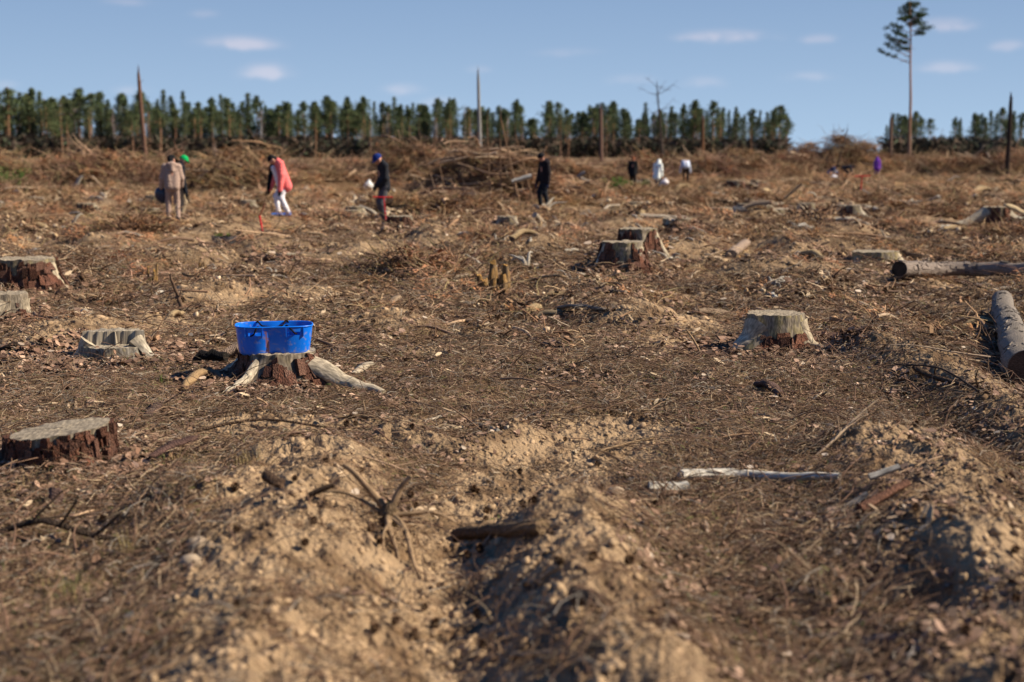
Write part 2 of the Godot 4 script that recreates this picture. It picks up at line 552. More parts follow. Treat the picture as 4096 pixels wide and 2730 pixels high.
	if cover > 0.0:
		var bk := MB.new()
		var na := 46 if big else 18
		var nt := 9 if big else 5
		var t0: float = o.get("bark_top", 0.15)
		for s in na:
			for k in nt:
				var q0 := lerpf(t0, 1.0, float(k) / nt)
				var q1 := lerpf(t0, 1.0, float(k + 1.15) / nt)
				var an := TAU * (s + 0.5) / na
				var keep := fz.get_noise_2d(cos(an) * 1.6 + 7.0, sin(an) * 1.6) * 1.1 + (q0 - 0.5) * 0.9 + rng.randf_range(-0.12, 0.12)
				for e in roots:
					var d: float = absf(angle_difference(an, deg_to_rad(e[0])))
					if d < 0.3: keep -= 0.5
				if keep < 0.55 - cover * 1.15: continue
				var lift := rng.randf_range(0.008, 0.042) * (r / 0.3)
				var wj := TAU / na * rng.randf_range(0.45, 1.0)
				an += rng.randf_range(-0.5, 0.5) * TAU / na
				q0 = maxf(0.0, q0 - rng.randf_range(0.0, 0.08))
				q1 += rng.randf_range(-0.03, 0.12)
				if rng.randf() < 0.14: continue
				var mid := PackedVector3Array()
				for e in [[-1, q0], [1, q0], [1, q1], [-1, q1]]:
					var aa: float = an + e[0] * wj * rng.randf_range(0.5, 1.15)
					var qq: float = clampf(e[1] + rng.randf_range(-0.05, 0.05), 0.005, 1.0)
					var rr: float = radius.call(aa, qq)
					mid.append(Vector3(sin(aa) * rr, lerpf(rim.call(aa, 1.0), -0.14, qq), cos(aa) * rr))
				var out := Vector3(sin(an), 0.15, cos(an))
				var col := BARKC.lerp(Color(0.32, 0.2, 0.15), rng.randf() * rng.randf()) * rng.randf_range(0.6, 1.25)
				var tp := []
				for e in mid: tp.append(e + out * lift * rng.randf_range(0.6, 1.3))
				bk.flat(tp, out, col)
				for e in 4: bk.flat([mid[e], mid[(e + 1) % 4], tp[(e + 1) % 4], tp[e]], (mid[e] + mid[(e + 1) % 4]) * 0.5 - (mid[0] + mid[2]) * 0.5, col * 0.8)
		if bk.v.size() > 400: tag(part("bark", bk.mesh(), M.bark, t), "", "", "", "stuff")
	mounds.append(Vector3(p.x, p.y, r * float(o.get("litter", 2.6))))
	return t

# a mound of bark litter under a stump; called before the ground is built
func stump_mound(p: Vector2, r: float, h: float, b := 0.9) -> void:
	patch(p.x, p.y, r * 1.9, r * 1.9, h, -0.8, b)

# splintered rotten stump: slabs of orange heartwood stand in a ring
func rotten(called: String, label: String, p: Vector2, r: float, h: float, n: int, arc: float, col: Color, turn := 0.0) -> Node3D:
	var rng := RandomNumberGenerator.new()
	rng.seed = hash(label)
	var t := thing(called, label, "stump" if called == "tree_stump" else "wood block", on_ground(p, -0.03), turn, "")
	for k in n:
		var an := (float(k) / maxf(1.0, n - 1) - 0.5) * arc
		var m := MB.new()
		var hh := h * rng.randf_range(0.4, 1.1)
		var w := r * arc / n * rng.randf_range(0.6, 0.95)
		var th := r * 0.2
		var segs := 4
		var base := 0
		for e in segs + 1:
			var f := float(e) / segs
			var ww := w * (1.0 - 0.35 * f * rng.randf_range(0.5, 1.2))
			for q in [Vector3(-ww, 0, th), Vector3(ww, 0, th), Vector3(ww, 0, -th), Vector3(-ww, 0, -th)]:
				var pp: Vector3 = q * rng.randf_range(0.85, 1.1) * (1.0 if e < segs else 0.75)
				pp.y = hh * f + (rng.randf_range(-0.1, 0.1) * h if e == segs else 0.0)
				m.vert(pp, Vector3(q.x, 0, q.z), col.lerp(OLD, rng.randf_range(0.1, 0.85)), Vector2(q.x * 6.0 + q.z * 5.0, pp.y))
		for e in segs:
			for s in 4: m.quad(e * 4 + s, e * 4 + (s + 1) % 4, e * 4 + 4 + (s + 1) % 4, e * 4 + 4 + s)
		base = segs * 4
		m.flat([m.v[base], m.v[base + 1], m.v[base + 2], m.v[base + 3]], Vector3.UP, col)
		var o := part("splinter", m.mesh(), M.wood, t)
		o.position = Vector3(sin(an) * r, 0, cos(an) * r)
		o.rotation = Vector3(rng.randf_range(-0.1, 0.1), an, rng.randf_range(-0.12, 0.12))
	return t

# ---------- sticks, branches, logs ----------
# pts hold x, lift above the ground, z
func stick(called: String, label: String, category: String, pts: Array, r0: float, r1: float, col: Color, o := {}) -> Node3D:
	var rng := RandomNumberGenerator.new()
	rng.seed = hash(label) + int(pts[0].x * 1000.0)
	var q := PackedVector3Array()
	for k in pts.size():
		var a: Vector3 = pts[k]
		q.append(a if o.get("abs", false) else Vector3(a.x, ground_at(a.x, a.z) + a.y + r0 * 0.5, a.z))
	# round the corners
	var cv := Curve3D.new()
	for k in q.size():
		var d := (q[mini(k + 1, q.size() - 1)] - q[maxi(k - 1, 0)]) / 6.0
		cv.add_point(q[k], -d, d)
	if o.has("face") or o.get("above", false):        # a stiff log lies on the highest ground under it
		var need := 0.0
		for k in 24:
			var a := cv.sample_baked(cv.get_baked_length() * k / 23.0)
			need = maxf(need, ground_at(a.x, a.z) - a.y + r0 * 0.55)
		for k in cv.point_count: cv.set_point_position(k, cv.get_point_position(k) + Vector3.UP * need)
		for k in q.size(): q[k].y += need
	var L := cv.get_baked_length()
	var n := clampi(int(L / maxf(0.03, r0 * 1.6)), 5, 40)
	var fine := PackedVector3Array()
	var origin := (q[0] + q[q.size() - 1]) * 0.5
	var knot: float = o.get("knot", 0.08)
	for k in n: fine.append(cv.sample_baked(L * k / (n - 1)) - origin + Vector3(rng.randf_range(-1, 1), rng.randf_range(-1, 1), rng.randf_range(-1, 1)) * r0 * 0.15)
	var m := MB.new()
	m.tube(fine, taper(n, r0, r1), 7 if r0 < 0.05 else 16, col, o.get("end", col), knot, rng)
	m.renormal()
	var mt: Material = M.bark if o.get("bark", false) else M.wood
	var twigs: int = o.get("twigs", 0)
	var as_one: bool = twigs == 0 and not o.has("face")
	var t: Node3D
	if as_one:
		t = part(called, m.mesh(), mt)
		t.position = origin
		tag(t, label, category, o.get("group", ""))
	else:
		t = thing(called, label, category, origin, 0.0, o.get("group", ""))
		part("shaft" if r0 < 0.06 else "trunk", m.mesh(), mt, t)
	for k in twigs:
		var f := rng.randf_range(0.15, 0.95)
		var at := fine[int(f * (n - 1))]
		var dir := (fine[n - 1] - fine[0]).normalized()
		var go := (dir * rng.randf_range(0.3, 1.0) + Vector3(rng.randf_range(-1, 1), rng.randf_range(-0.05, 1.0), rng.randf_range(-1, 1)) * 0.8).normalized()
		var tl: float = o.get("twig_len", 0.2) * rng.randf_range(0.5, 1.3)
		var tw := MB.new()
		tw.tube(sweep(at, at + go * tl, 6, tl * rng.randf_range(-0.08, 0.1), rng, 0.05), taper(6, r1 * 0.55, r1 * 0.2), 4, col, col, 0.1, rng)
		part("twig", tw.mesh(), mt, t)
	if o.has("plates"):         # loose bark in plates
		var bk := MB.new()
		for k in 110:
			var f := rng.randf()
			var i0 := mini(int(f * (n - 1)), n - 2)
			var ax := (fine[i0 + 1] - fine[i0]).normalized()
			var at := fine[i0].lerp(fine[i0 + 1], f * (n - 1) - i0)
			var sd := ax.cross(Vector3.UP).normalized().rotated(ax, rng.randf() * TAU)
			var rr := lerpf(r0, r1, f)
			var tn := ax.cross(sd)
			var w := rng.randf_range(0.015, 0.045)
			var l := rng.randf_range(0.03, 0.09)
			var col2 := col * rng.randf_range(0.55, 1.35)
			var top := []
			for e in [[-1, -1], [1, -0.7], [0.8, 1], [-0.9, 0.8]]: top.append(at + sd * (rr + rng.randf_range(0.003, 0.01)) + ax * l * e[0] + tn * w * e[1])
			bk.flat(top, sd, col2)
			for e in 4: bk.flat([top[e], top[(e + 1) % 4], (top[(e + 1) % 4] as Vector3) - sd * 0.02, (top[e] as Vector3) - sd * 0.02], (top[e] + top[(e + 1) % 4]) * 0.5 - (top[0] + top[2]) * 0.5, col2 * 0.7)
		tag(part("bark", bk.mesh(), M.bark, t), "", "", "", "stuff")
	if o.has("face"):          # the sawn ends
		for e in [0, n - 1]:
			var fm := MB.new()
			var dir := (fine[0] - fine[1]).normalized() if e == 0 else (fine[n - 1] - fine[n - 2]).normalized()
			var x := dir.cross(Vector3.UP).normalized()
			var y := x.cross(dir)
			var rr := (r0 if e == 0 else r1) * 0.95
			var c0 := fm.vert(fine[e] + dir * 0.004, dir, o.face)
			for s in 19:
				var an := TAU * s / 18.0
				fm.vert(fine[e] + dir * 0.003 + (x * cos(an) + y * sin(an)) * rr, dir, (o.face as Color) * (0.8 + 0.2 * sin(an * 3.0)), Vector2(cos(an), sin(an)) * rr * 6.0)
				if s: fm.tri(c0, c0 + s, c0 + s + 1)
			part("sawn_end", fm.mesh(), M.wood, t)
	return t

# a slab of split wood or bark
func slab_mesh(L: float, w: float, th: float, col: Color, edge: Color, rng: RandomNumberGenerator) -> ArrayMesh:
	var m := MB.new()
	var n := 7
	for k in n:
		var f := float(k) / (n - 1)
		var x := (f - 0.5) * L
		var ww := w * 0.5 * (0.55 + 0.45 * sin(PI * clampf(f * 0.86 + 0.07, 0, 1))) * rng.randf_range(0.8, 1.2)
		var bow := sin(f * PI) * th * rng.randf_range(0.3, 0.9)
		for e in [[-1.0, 0.15], [-0.4, 0.9], [0.45, 1.0], [1.0, 0.1], [0.6, -0.8], [-0.6, -0.8]]:
			m.vert(Vector3(x + (rng.randf_range(-0.06, 0.06) * L if k == 0 or k == n - 1 else 0.0), e[1] * th * 0.5 * rng.randf_range(0.8, 1.2) + bow, e[0] * ww), Vector3(0, e[1], e[0]), (col if e[1] > 0.0 else edge) * rng.randf_range(0.8, 1.15), Vector2(e[0] * 3.0, x))
	for k in n - 1:
		for s in 6: m.quad(k * 6 + s, k * 6 + (s + 1) % 6, k * 6 + 6 + (s + 1) % 6, k * 6 + 6 + s)
	for e in [0, n - 1]:
		var q := []
		for s in 6: q.append(m.v[e * 6 + s])
		m.flat(q, Vector3(-1 if e == 0 else 1, 0, 0), edge)
	return m.mesh()

func slab(called: String, label: String, category: String, a: Vector3, b: Vector3, w: float, th: float, col: Color, edge: Color, roll := 0.0, bark := false, fixed := false) -> Node3D:
	var rng := RandomNumberGenerator.new()
	rng.seed = hash(label)
	var p := Vector3(a.x, ground_at(a.x, a.z) + a.y + th * 0.3, a.z)
	var q := Vector3(b.x, ground_at(b.x, b.z) + b.y + th * 0.3, b.z)
	var o := part(called, slab_mesh(p.distance_to(q), w, th, col, edge, rng), M.bark if bark else M.wood)
	if fixed:
		p = a; q = b
		o.mesh = slab_mesh(p.distance_to(q), w, th, col, edge, rng)
	var x := (q - p).normalized()
	var z := x.cross(Vector3.UP).normalized()
	o.transform = Transform3D(Basis(x, z.cross(x), z).rotated(x, roll), (p + q) * 0.5)
	tag(o, label, category)
	return o

# ---------- brush heaps ----------
var branch_protos: Array[ArrayMesh] = []
var twig_protos: Array[ArrayMesh] = []
func heap_protos() -> void:
	var rng := RandomNumberGenerator.new()
	rng.seed = 77
	for k in 8:       # a bent bare branch of unit length along x
		var m := MB.new()
		var c: Color = [Color(0.26, 0.16, 0.095), Color(0.4, 0.27, 0.17), Color(0.17, 0.11, 0.075), Color(0.38, 0.28, 0.19)][k % 4]
		var p := sweep(Vector3(-0.5, 0, 0), Vector3(0.5, 0, 0), 9, rng.randf_range(0.03, 0.12), rng, 0.035)
		m.tube(p, taper(9, 0.02, 0.008), 5, c, c * 0.9, 0.2, rng)
		for e in 4:
			var at := p[rng.randi_range(2, 7)]
			m.tube(sweep(at, at + Vector3(rng.randf_range(0.05, 0.3), rng.randf_range(-0.1, 0.2), rng.randf_range(-0.2, 0.2)), 4, 0.01, rng, 0.04), taper(4, 0.006, 0.002), 3, c, c, 0.1, rng)
		branch_protos.append(m.mesh())
	for k in 4:       # a tangle of thin brushwood about a metre across
		var m := MB.new()
		for e in 64:
			var c: Color = [Color(0.2, 0.115, 0.07), Color(0.26, 0.16, 0.1), Color(0.13, 0.08, 0.055), Color(0.33, 0.23, 0.14), Color(0.19, 0.15, 0.08)][rng.randi() % 5]
			var a := Vector3(rng.randf_range(-0.5, 0.5), rng.randf_range(-0.2, 0.2), rng.randf_range(-0.5, 0.5))
			var d := Vector3(rng.randf_range(-1, 1), rng.randf_range(-0.35, 0.5), rng.randf_range(-1, 1)).normalized() * rng.randf_range(0.2, 0.8)
			m.tube(sweep(a, a + d, 5, rng.randf_range(-0.03, 0.06), rng, 0.06), taper(5, rng.randf_range(0.007, 0.018), 0.004), 3, c, c * 1.1, 0.1, rng)
		for e in 14:
			var c: Color = Color(0.24, 0.12, 0.06) * rng.randf_range(0.7, 1.3)
			var a := Vector3(rng.randf_range(-0.5, 0.5), rng.randf_range(-0.2, 0.2), rng.randf_range(-0.5, 0.5))
			for s in 10:      # dead brown needle sprays
				var d := Vector3(rng.randf_range(-1, 1), rng.randf_range(-1, 1), rng.randf_range(-1, 1)).normalized()
				m.flat([a, a + d * 0.14 + d.cross(Vector3.UP) * 0.02, a + d * 0.16 - d.cross(Vector3.UP) * 0.02], d.cross(Vector3.RIGHT), c)
		twig_protos.append(m.mesh())

func many(called: String, m: Mesh, material: Material, places: Array, tints: Array = [], parent: Node = self) -> MultiMeshInstance3D:
	var mm := MultiMesh.new()
	mm.transform_format = MultiMesh.TRANSFORM_3D
	mm.use_colors = tints.size() > 0
	mm.mesh = m
	mm.instance_count = places.size()
	for k in places.size():
		mm.set_instance_transform(k, places[k])
		if tints.size(): mm.set_instance_color(k, tints[k])
	var o := MultiMeshInstance3D.new()
	o.name = numbered(called, parent)
	o.multimesh = mm
	o.material_override = material
	parent.add_child(o)
	o.set_meta("kind", "stuff")
	return o

# a heap of slash: a low core of soil, brushwood tangles over it, single branches on the outside
func heap(label: String, p: Vector2, rx: float, rz: float, h: float, branches: int, tangles: int, blen: float, group := "heaps of slash") -> Node3D:
	var rng := RandomNumberGenerator.new()
	rng.seed = hash(label)
	var t := thing("brush_heap", label, "brush heap", on_ground(p, -0.1), 0.0, group)
	var lump := FastNoiseLite.new()
	lump.seed = rng.randi() % 999
	lump.frequency = 0.35
	lump.fractal_octaves = 2
	var up := func(x: float, z: float) -> float:
		var e := x * x / (rx * rx) + z * z / (rz * rz)
		return h * maxf(0.0, 1.0 - e) * (0.78 + 0.6 * lump.get_noise_2d(x + p.x, z))
	var core := MB.new()
	for a in 25:
		for b in 13:
			var x := (a / 24.0 - 0.5) * 2.0 * rx
			var z := (b / 12.0 - 0.5) * 2.0 * rz
			core.vert(Vector3(x, (up.call(x, z) as float) * 0.82 - 0.05, z), Vector3.UP, HUMUS * rng.randf_range(0.8, 1.6), Vector2(x, z))
	for a in 24:
		for b in 12:
			var k := a * 13 + b
			core.quad(k, k + 1, k + 14, k + 13)
	core.renormal()
	part("core", core.mesh(), M.soil, t)
	for e in twig_protos.size():
		var pl := []
		var tn := []
		for k in tangles / twig_protos.size():
			var an := rng.randf() * TAU
			var q := sqrt(rng.randf())
			var x := cos(an) * q * rx
			var z := sin(an) * q * rz
			var s := rng.randf_range(0.8, 1.7) * clampf(rx / 5.0, 0.7, 1.6)
			pl.append(Transform3D(Basis.from_euler(Vector3(rng.randf_range(-0.4, 0.4), rng.randf() * TAU, rng.randf_range(-0.4, 0.4))).scaled(Vector3(s, s * 0.8, s)), Vector3(x, (up.call(x, z) as float) * rng.randf_range(0.8, 1.0) + 0.05, z)))
			var w := rng.randf_range(0.6, 1.5)
			tn.append(Color(w, w * rng.randf_range(0.9, 1.05), w * rng.randf_range(0.85, 1.05)))
		many("twigs", twig_protos[e], M.litter, pl, tn, t)
	for k in branches:
		var o := part("branch", branch_protos[rng.randi() % branch_protos.size()], M.litter, t)
		var an := rng.randf() * TAU
		var q := sqrt(rng.randf())
		var x := cos(an) * q * rx * 0.9
		var z := sin(an) * q * rz * 0.9
		var L := blen * rng.randf_range(0.5, 1.4)
		var th := rng.randf_range(0.7, 2.0)
		var b := Basis.from_euler(Vector3(rng.randf() * TAU, rng.randf() * TAU, rng.randf_range(-0.5, 0.5) * (1.0 if rng.randf() < 0.8 else 2.2)))
		o.transform = Transform3D(b.scaled_local(Vector3(L, L * th * 0.8, L * th * 0.8)), Vector3(x, (up.call(x, z) as float) + rng.randf_range(0.0, 0.2), z))
	return t

# ---------- the blue tub ----------
func tub(at: Vector3, turn: float) -> void:
	var t := thing("tub", "blue plastic twin lobed tub with black rope handles standing on the flared stump", "tub", at, turn)
	var NA := 288
	var NH := 34
	var H := 0.245
	var rng := RandomNumberGenerator.new()
	rng.seed = 4
	var fz := FastNoiseLite.new()
	fz.frequency = 9.0
	fz.fractal_octaves = 3
	var blue := Color(0.003, 0.145, 0.66)
	var outline := func(an: float, q: float, inset: float) -> Vector3:      # q: 0 at the bottom, 1 at the rim
		var c := cos(an)
		var s := sin(an)
		var e := 2.0 / 3.6
		var x := signf(c) * pow(absf(c), e)
		var z := signf(s) * pow(absf(s), e)
		var pinch := 1.0 - (0.27 - 0.235 * q) * exp(-x * x / 0.05)
		var grow := 0.89 + 0.11 * pow(q, 0.8)
		if q < 0.12: grow -= 0.10 * pow(1.0 - q / 0.12, 2.0)
		return Vector3(x * (0.315 * grow - inset), q * H, z * (0.2 * grow * pinch - inset))
	var slot := func(an: float, q: float) -> bool:          # the hand holes, two on each long side
		var p: Vector3 = outline.call(an, 1.0, 0.0)
		return q > 0.72 and q < 0.81 and ((absf(p.x - 0.165) < 0.055) or (absf(p.x + 0.165) < 0.055)) and absf(p.z) > 0.1
	var m := MB.new()
	for side in 2:
		var inset := 0.0 if side == 0 else 0.006
		for k in NH + 1:
			var q := float(k) / NH
			for a in NA + 1:
				var an := TAU * (a % NA) / NA
				var p: Vector3 = outline.call(an, q, inset)
				if side == 1 and k == 0: p.y += 0.006
				var out := Vector3(p.x * 0.5, 0, p.z).normalized() * (1.0 if side == 0 else -1.0)
				var col := blue
				var scuff := fz.get_noise_3d(p.x * 2.0, p.y * 2.0, p.z * 2.0)
				if scuff > 0.26: col = col.lerp(Color(0.25, 0.23, 0.34), minf(0.5, (scuff - 0.26) * 2.5))
				if q < 0.2: col = col.lerp(Color(0.2, 0.15, 0.13), clampf((0.2 - q) * 1.2 + fz.get_noise_2d(an * 1.2, q) * 0.25, 0.0, 0.5))
				if side == 1 and q < 0.5: col = col.lerp(Color(0.2, 0.13, 0.07), clampf(0.6 - q + scuff, 0.0, 0.8))
				if side == 0 and p.z > 0.0:       # the rust brown stripe of paint on the front
					var sx := -0.075 + (1.0 - q) * 0.028
					var ww := 0.011 + 0.004 * fz.get_noise_2d(q * 1.4, 3.0)
					if absf(p.x - sx) < ww and q > 0.1 and q < 0.87: col = col.lerp(Color(0.26, 0.085, 0.02), 0.86)
				m.vert(p, out, col, Vector2(an, q))
	var layer := (NH + 1) * (NA + 1)
	for side in 2:
		for k in NH:
			for a in NA:
				var an := TAU * (a + 0.5) / NA
				var q := (k + 0.5) / NH
				var s := side * layer + k * (NA + 1) + a
				if slot.call(an, q):
					if side == 1: continue
					for nb in [[0, -1, s, s + 1], [0, 1, s + NA + 1, s + NA + 2], [-1, 0, s, s + NA + 1], [1, 0, s + 1, s + NA + 2]]:
						if not slot.call(an + nb[0] * TAU / NA, q + float(nb[1]) / NH):
							var mid: Vector3 = (m.v[s] + m.v[s + NA + 2]) * 0.5
							m.flat([m.v[nb[2]], m.v[nb[3]], m.v[nb[3] + layer], m.v[nb[2] + layer]], mid - (m.v[nb[2]] + m.v[nb[3]]) * 0.5, blue)
					continue
				m.quad(s, s + 1, s + NA + 2, s + NA + 1)
	m.renormal()
	for side in 2:      # floor of the tub, outside and inside
		var base := side * layer
		var c0 := m.vert(Vector3(0, 0.0 if side == 0 else 0.006, 0), Vector3.DOWN if side == 0 else Vector3.UP, blue * 0.7)
		var s0 := m.v.size()
		for a in NA + 1: m.vert(m.v[base + a], Vector3.DOWN if side == 0 else Vector3.UP, blue * 0.8)
		for a in NA: m.tri(c0, s0 + a, s0 + a + 1)
	part("body", m.mesh(), M.plastic, t)
	var rim := MB.new()
	var loop := PackedVector3Array()
	for a in NA / 2 + 1: loop.append((outline.call(TAU * (a % (NA / 2)) * 2.0 / NA, 1.0, 0.0) as Vector3) + Vector3(0, -0.002, 0))
	rim.tube(loop, taper(loop.size(), 0.0065, 0.0065), 8, blue * 1.08, blue * 1.08)
	part("rim", rim.mesh(), M.plastic, t)
	for sx in [-1.0, 1.0]:
		for sz in [-1.0, 1.0]:
			for dx in [-0.07, 0.07]:       # ribs beside the hand holes
				var an := 0.0
				for k in 400:
					var pp: Vector3 = outline.call(PI * (k + 1) / 402.0, 0.8, 0.0)
					if pp.x < sx * 0.165 + dx:
						an = PI * (k + 1) / 402.0; break
				var p: Vector3 = outline.call(an if sz > 0.0 else -an, 0.8, 0.0)
				var b := MB.new()
				b.box(Transform3D(Basis.IDENTITY, Vector3.ZERO), Vector3(0.007, 0.075, 0.016), blue * 1.05)
				var o := part("rib", b.mesh(), M.plastic, t)
				o.position = p + Vector3(0, 0.005, sz * 0.006)
	# the two rope handles: each goes out through one hole, over the rim, and to the next hole
	var black := Color(0.012, 0.011, 0.01)
	for sz in [1.0, -1.0]:
		var r := MB.new()
		var z0: float = 0.185 * sz
		var cv := Curve3D.new()
		for q in [Vector3(-0.20, 0.165, z0 * 0.93), Vector3(-0.165, 0.188, z0 * 1.06), Vector3(-0.15, 0.225, z0 * 1.1), Vector3(-0.135, 0.252, z0 * 1.0), Vector3(-0.1, 0.215, z0 * 0.84), Vector3(0.0, 0.2, z0 * 0.8), Vector3(0.07, 0.215, z0 * 0.84), Vector3(0.1, 0.258, z0 * 0.98), Vector3(0.135, 0.225, z0 * 1.1), Vector3(0.165, 0.19, z0 * 1.08), Vector3(0.18, 0.186, z0 * 0.92)]:
			cv.add_point(q)
		for k in range(1, cv.point_count - 1):
			var d := (cv.get_point_position(k + 1) - cv.get_point_position(k - 1)) / 6.0
			cv.set_point_in(k, -d)
			cv.set_point_out(k, d)
		var pts := PackedVector3Array()
		for k in 60: pts.append(cv.sample_baked(cv.get_baked_length() * k / 59.0))
		r.tube(pts, taper(60, 0.007, 0.007), 7, black, black, 0.06, rng)
		tag(part("rope_handle", r.mesh(), M.litter, t), "black rope handle looped through two hand holes")

# ---------- trees ----------
func needle_clump(m: MB, at: Vector3, rad: Vector3, count: int, leaf: float, col: Color, rng: RandomNumberGenerator) -> void:
	for k in count:
		var d := Vector3(rng.randfn(), rng.randfn(), rng.randfn())
		d = d.normalized() * pow(rng.randf(), 0.4)
		var p := at + d * rad
		var a := (Vector3(rng.randfn(), rng.randfn() + 0.25, rng.randfn()) + d).normalized()
		var b := a.cross(Vector3(rng.randfn(), rng.randfn(), rng.randfn())).normalized()
		var L := leaf * rng.randf_range(0.6, 1.4)
		m.flat([p - b * L * 0.16, p + a * L, p + b * L * 0.16], Vector3.UP if rng.randf() < 0.5 else d, col * rng.randf_range(0.65, 1.45))

# style 0 pine, 1 spruce, 2 bare birch; meshes {trunk, crown}
func tree_meshes(style: int, H: float, seed_: int, leaf: float, dense: float, clear := 0.0) -> Dictionary:
	var rng := RandomNumberGenerator.new()
	rng.seed = seed_
	var tr := MB.new()
	var cr := MB.new()
	var bend := rng.randf_range(-0.02, 0.02) * H
	var spine := PackedVector3Array()
	for k in 9:
		var f := k / 8.0
		spine.append(Vector3(bend * f * f + sin(f * 5.0 + seed_) * 0.008 * H, H * f * 0.97 - 0.3 * (1.0 - f), cos(f * 4.0 + seed_) * 0.006 * H))
	var low := Color(0.22, 0.14, 0.095)
	var high := Color(0.46, 0.23, 0.12)
	if style == 1: high = Color(0.1, 0.07, 0.05)
	if style == 2:
		low = Color(0.25, 0.23, 0.22); high = Color(0.42, 0.4, 0.37)
	tr.tube(spine, taper(9, H * 0.014, H * 0.0035), 7, low, high, 0.08, rng)
	var at := func(f: float) -> Vector3:
		var k := clampf(f * 8.0, 0.0, 7.999)
		return spine[int(k)].lerp(spine[int(k) + 1], k - int(k))
	if style == 2:
		for k in 26:
			var f := rng.randf_range(0.3, 0.98)
			var an := rng.randf() * TAU
			var L := H * 0.2 * (1.1 - f) + 0.5
			var p: Vector3 = at.call(f)
			var e := p + Vector3(cos(an) * L * 0.6, L, sin(an) * L * 0.6)
			cr.tube(sweep(p, e, 5, 0.0, rng, 0.04), taper(5, H * 0.003, 0.012), 3, Color(0.26, 0.2, 0.17), Color(0.2, 0.14, 0.12), 0.1, rng)
			for s in 8:
				var q := p.lerp(e, rng.randf_range(0.3, 1.0))
				cr.tube(sweep(q, q + Vector3(rng.randf_range(-1, 1), rng.randf_range(0.1, 1.2), rng.randf_range(-1, 1)) * L * 0.35, 3, 0.0, rng, 0.04), taper(3, 0.025, 0.01), 3, Color(0.2, 0.14, 0.12), Color(0.2, 0.13, 0.11), 0.0)
		return {"trunk": tr.mesh(), "crown": cr.mesh()}
	var n := int((46 if style == 0 else 60) * dense)
	var c0 := rng.randf_range(0.34, 0.56) if style == 0 else rng.randf_range(0.06, 0.22)
	if clear > 0.0: c0 = clear + rng.randf_range(-0.08, 0.08)
	for k in n:
		if style == 0 and rng.randf() < 0.32: continue
		var f := lerpf(c0, 0.985, pow((k + rng.randf()) / n, 0.85))
		var u := (f - c0) / (1.0 - c0)
		var an := k * 2.39996 + rng.randf_range(-0.5, 0.5)
		var L: float
		if style == 0: L = H * 0.118 * (0.06 + 1.3 * (0.55 + u * 2.0 if u < 0.22 else pow(1.0 - u, 0.95) * 1.27)) * rng.randf_range(0.4, 1.4)
		else: L = H * 0.145 * (1.04 - u) * rng.randf_range(0.75, 1.15) + 0.2
		var p: Vector3 = at.call(f)
		var rise := (0.15 + 0.5 * u) if style == 0 else (-0.25 + 0.5 * u)
		var e := p + Vector3(cos(an) * L, L * rise, sin(an) * L)
		tr.tube(sweep(p, e, 4, -L * 0.04, rng, 0.03), taper(4, H * 0.0026, 0.015), 3, high, low, 0.1, rng)
		var base := Color(0.075, 0.105, 0.05) if style == 0 else Color(0.05, 0.08, 0.042)
		base = base.lerp(Color(0.135, 0.145, 0.06), rng.randf() * 0.6)
		if style == 0:
			for s in 3:
				var q := p.lerp(e, [0.45, 0.75, 1.0][s]) + Vector3(rng.randf_range(-1, 1), rng.randf_range(-0.2, 0.5), rng.randf_range(-1, 1)) * L * 0.22
				needle_clump(cr, q, Vector3(L * 0.36, L * 0.2, L * 0.36) + Vector3.ONE * 0.12, int(15 * dense), leaf, base, rng)
		else:
			for s in 3: needle_clump(cr, p.lerp(e, 0.25 + 0.33 * s), Vector3(L * 0.22, L * 0.13, L * 0.22) + Vector3.ONE * 0.12, int(8 * dense), leaf, base, rng)
	for k in (7 if style == 0 else 0):      # dead stubs below the crown
		var f := rng.randf_range(0.2, c0)
		var an := rng.randf() * TAU
		var p: Vector3 = at.call(f)
		tr.tube(sweep(p, p + Vector3(cos(an), rng.randf_range(-0.3, 0.2), sin(an)) * H * rng.randf_range(0.02, 0.06), 3, 0.0, rng, 0.02), taper(3, H * 0.0016, 0.012), 3, low, low, 0.0)
	return {"trunk": tr.mesh(), "crown": cr.mesh()}

func tree(called: String, m: Dictionary, label: String, p: Vector3, s: Vector3, turn: float, group := "") -> Node3D:
	var t := thing(called, label, "tree", p, turn, group)
	t.scale = s
	part("trunk", m.trunk, M.litter, t)
	part("crown", m.crown, M.needles if called != "birch_tree" else M.litter, t)
	return t

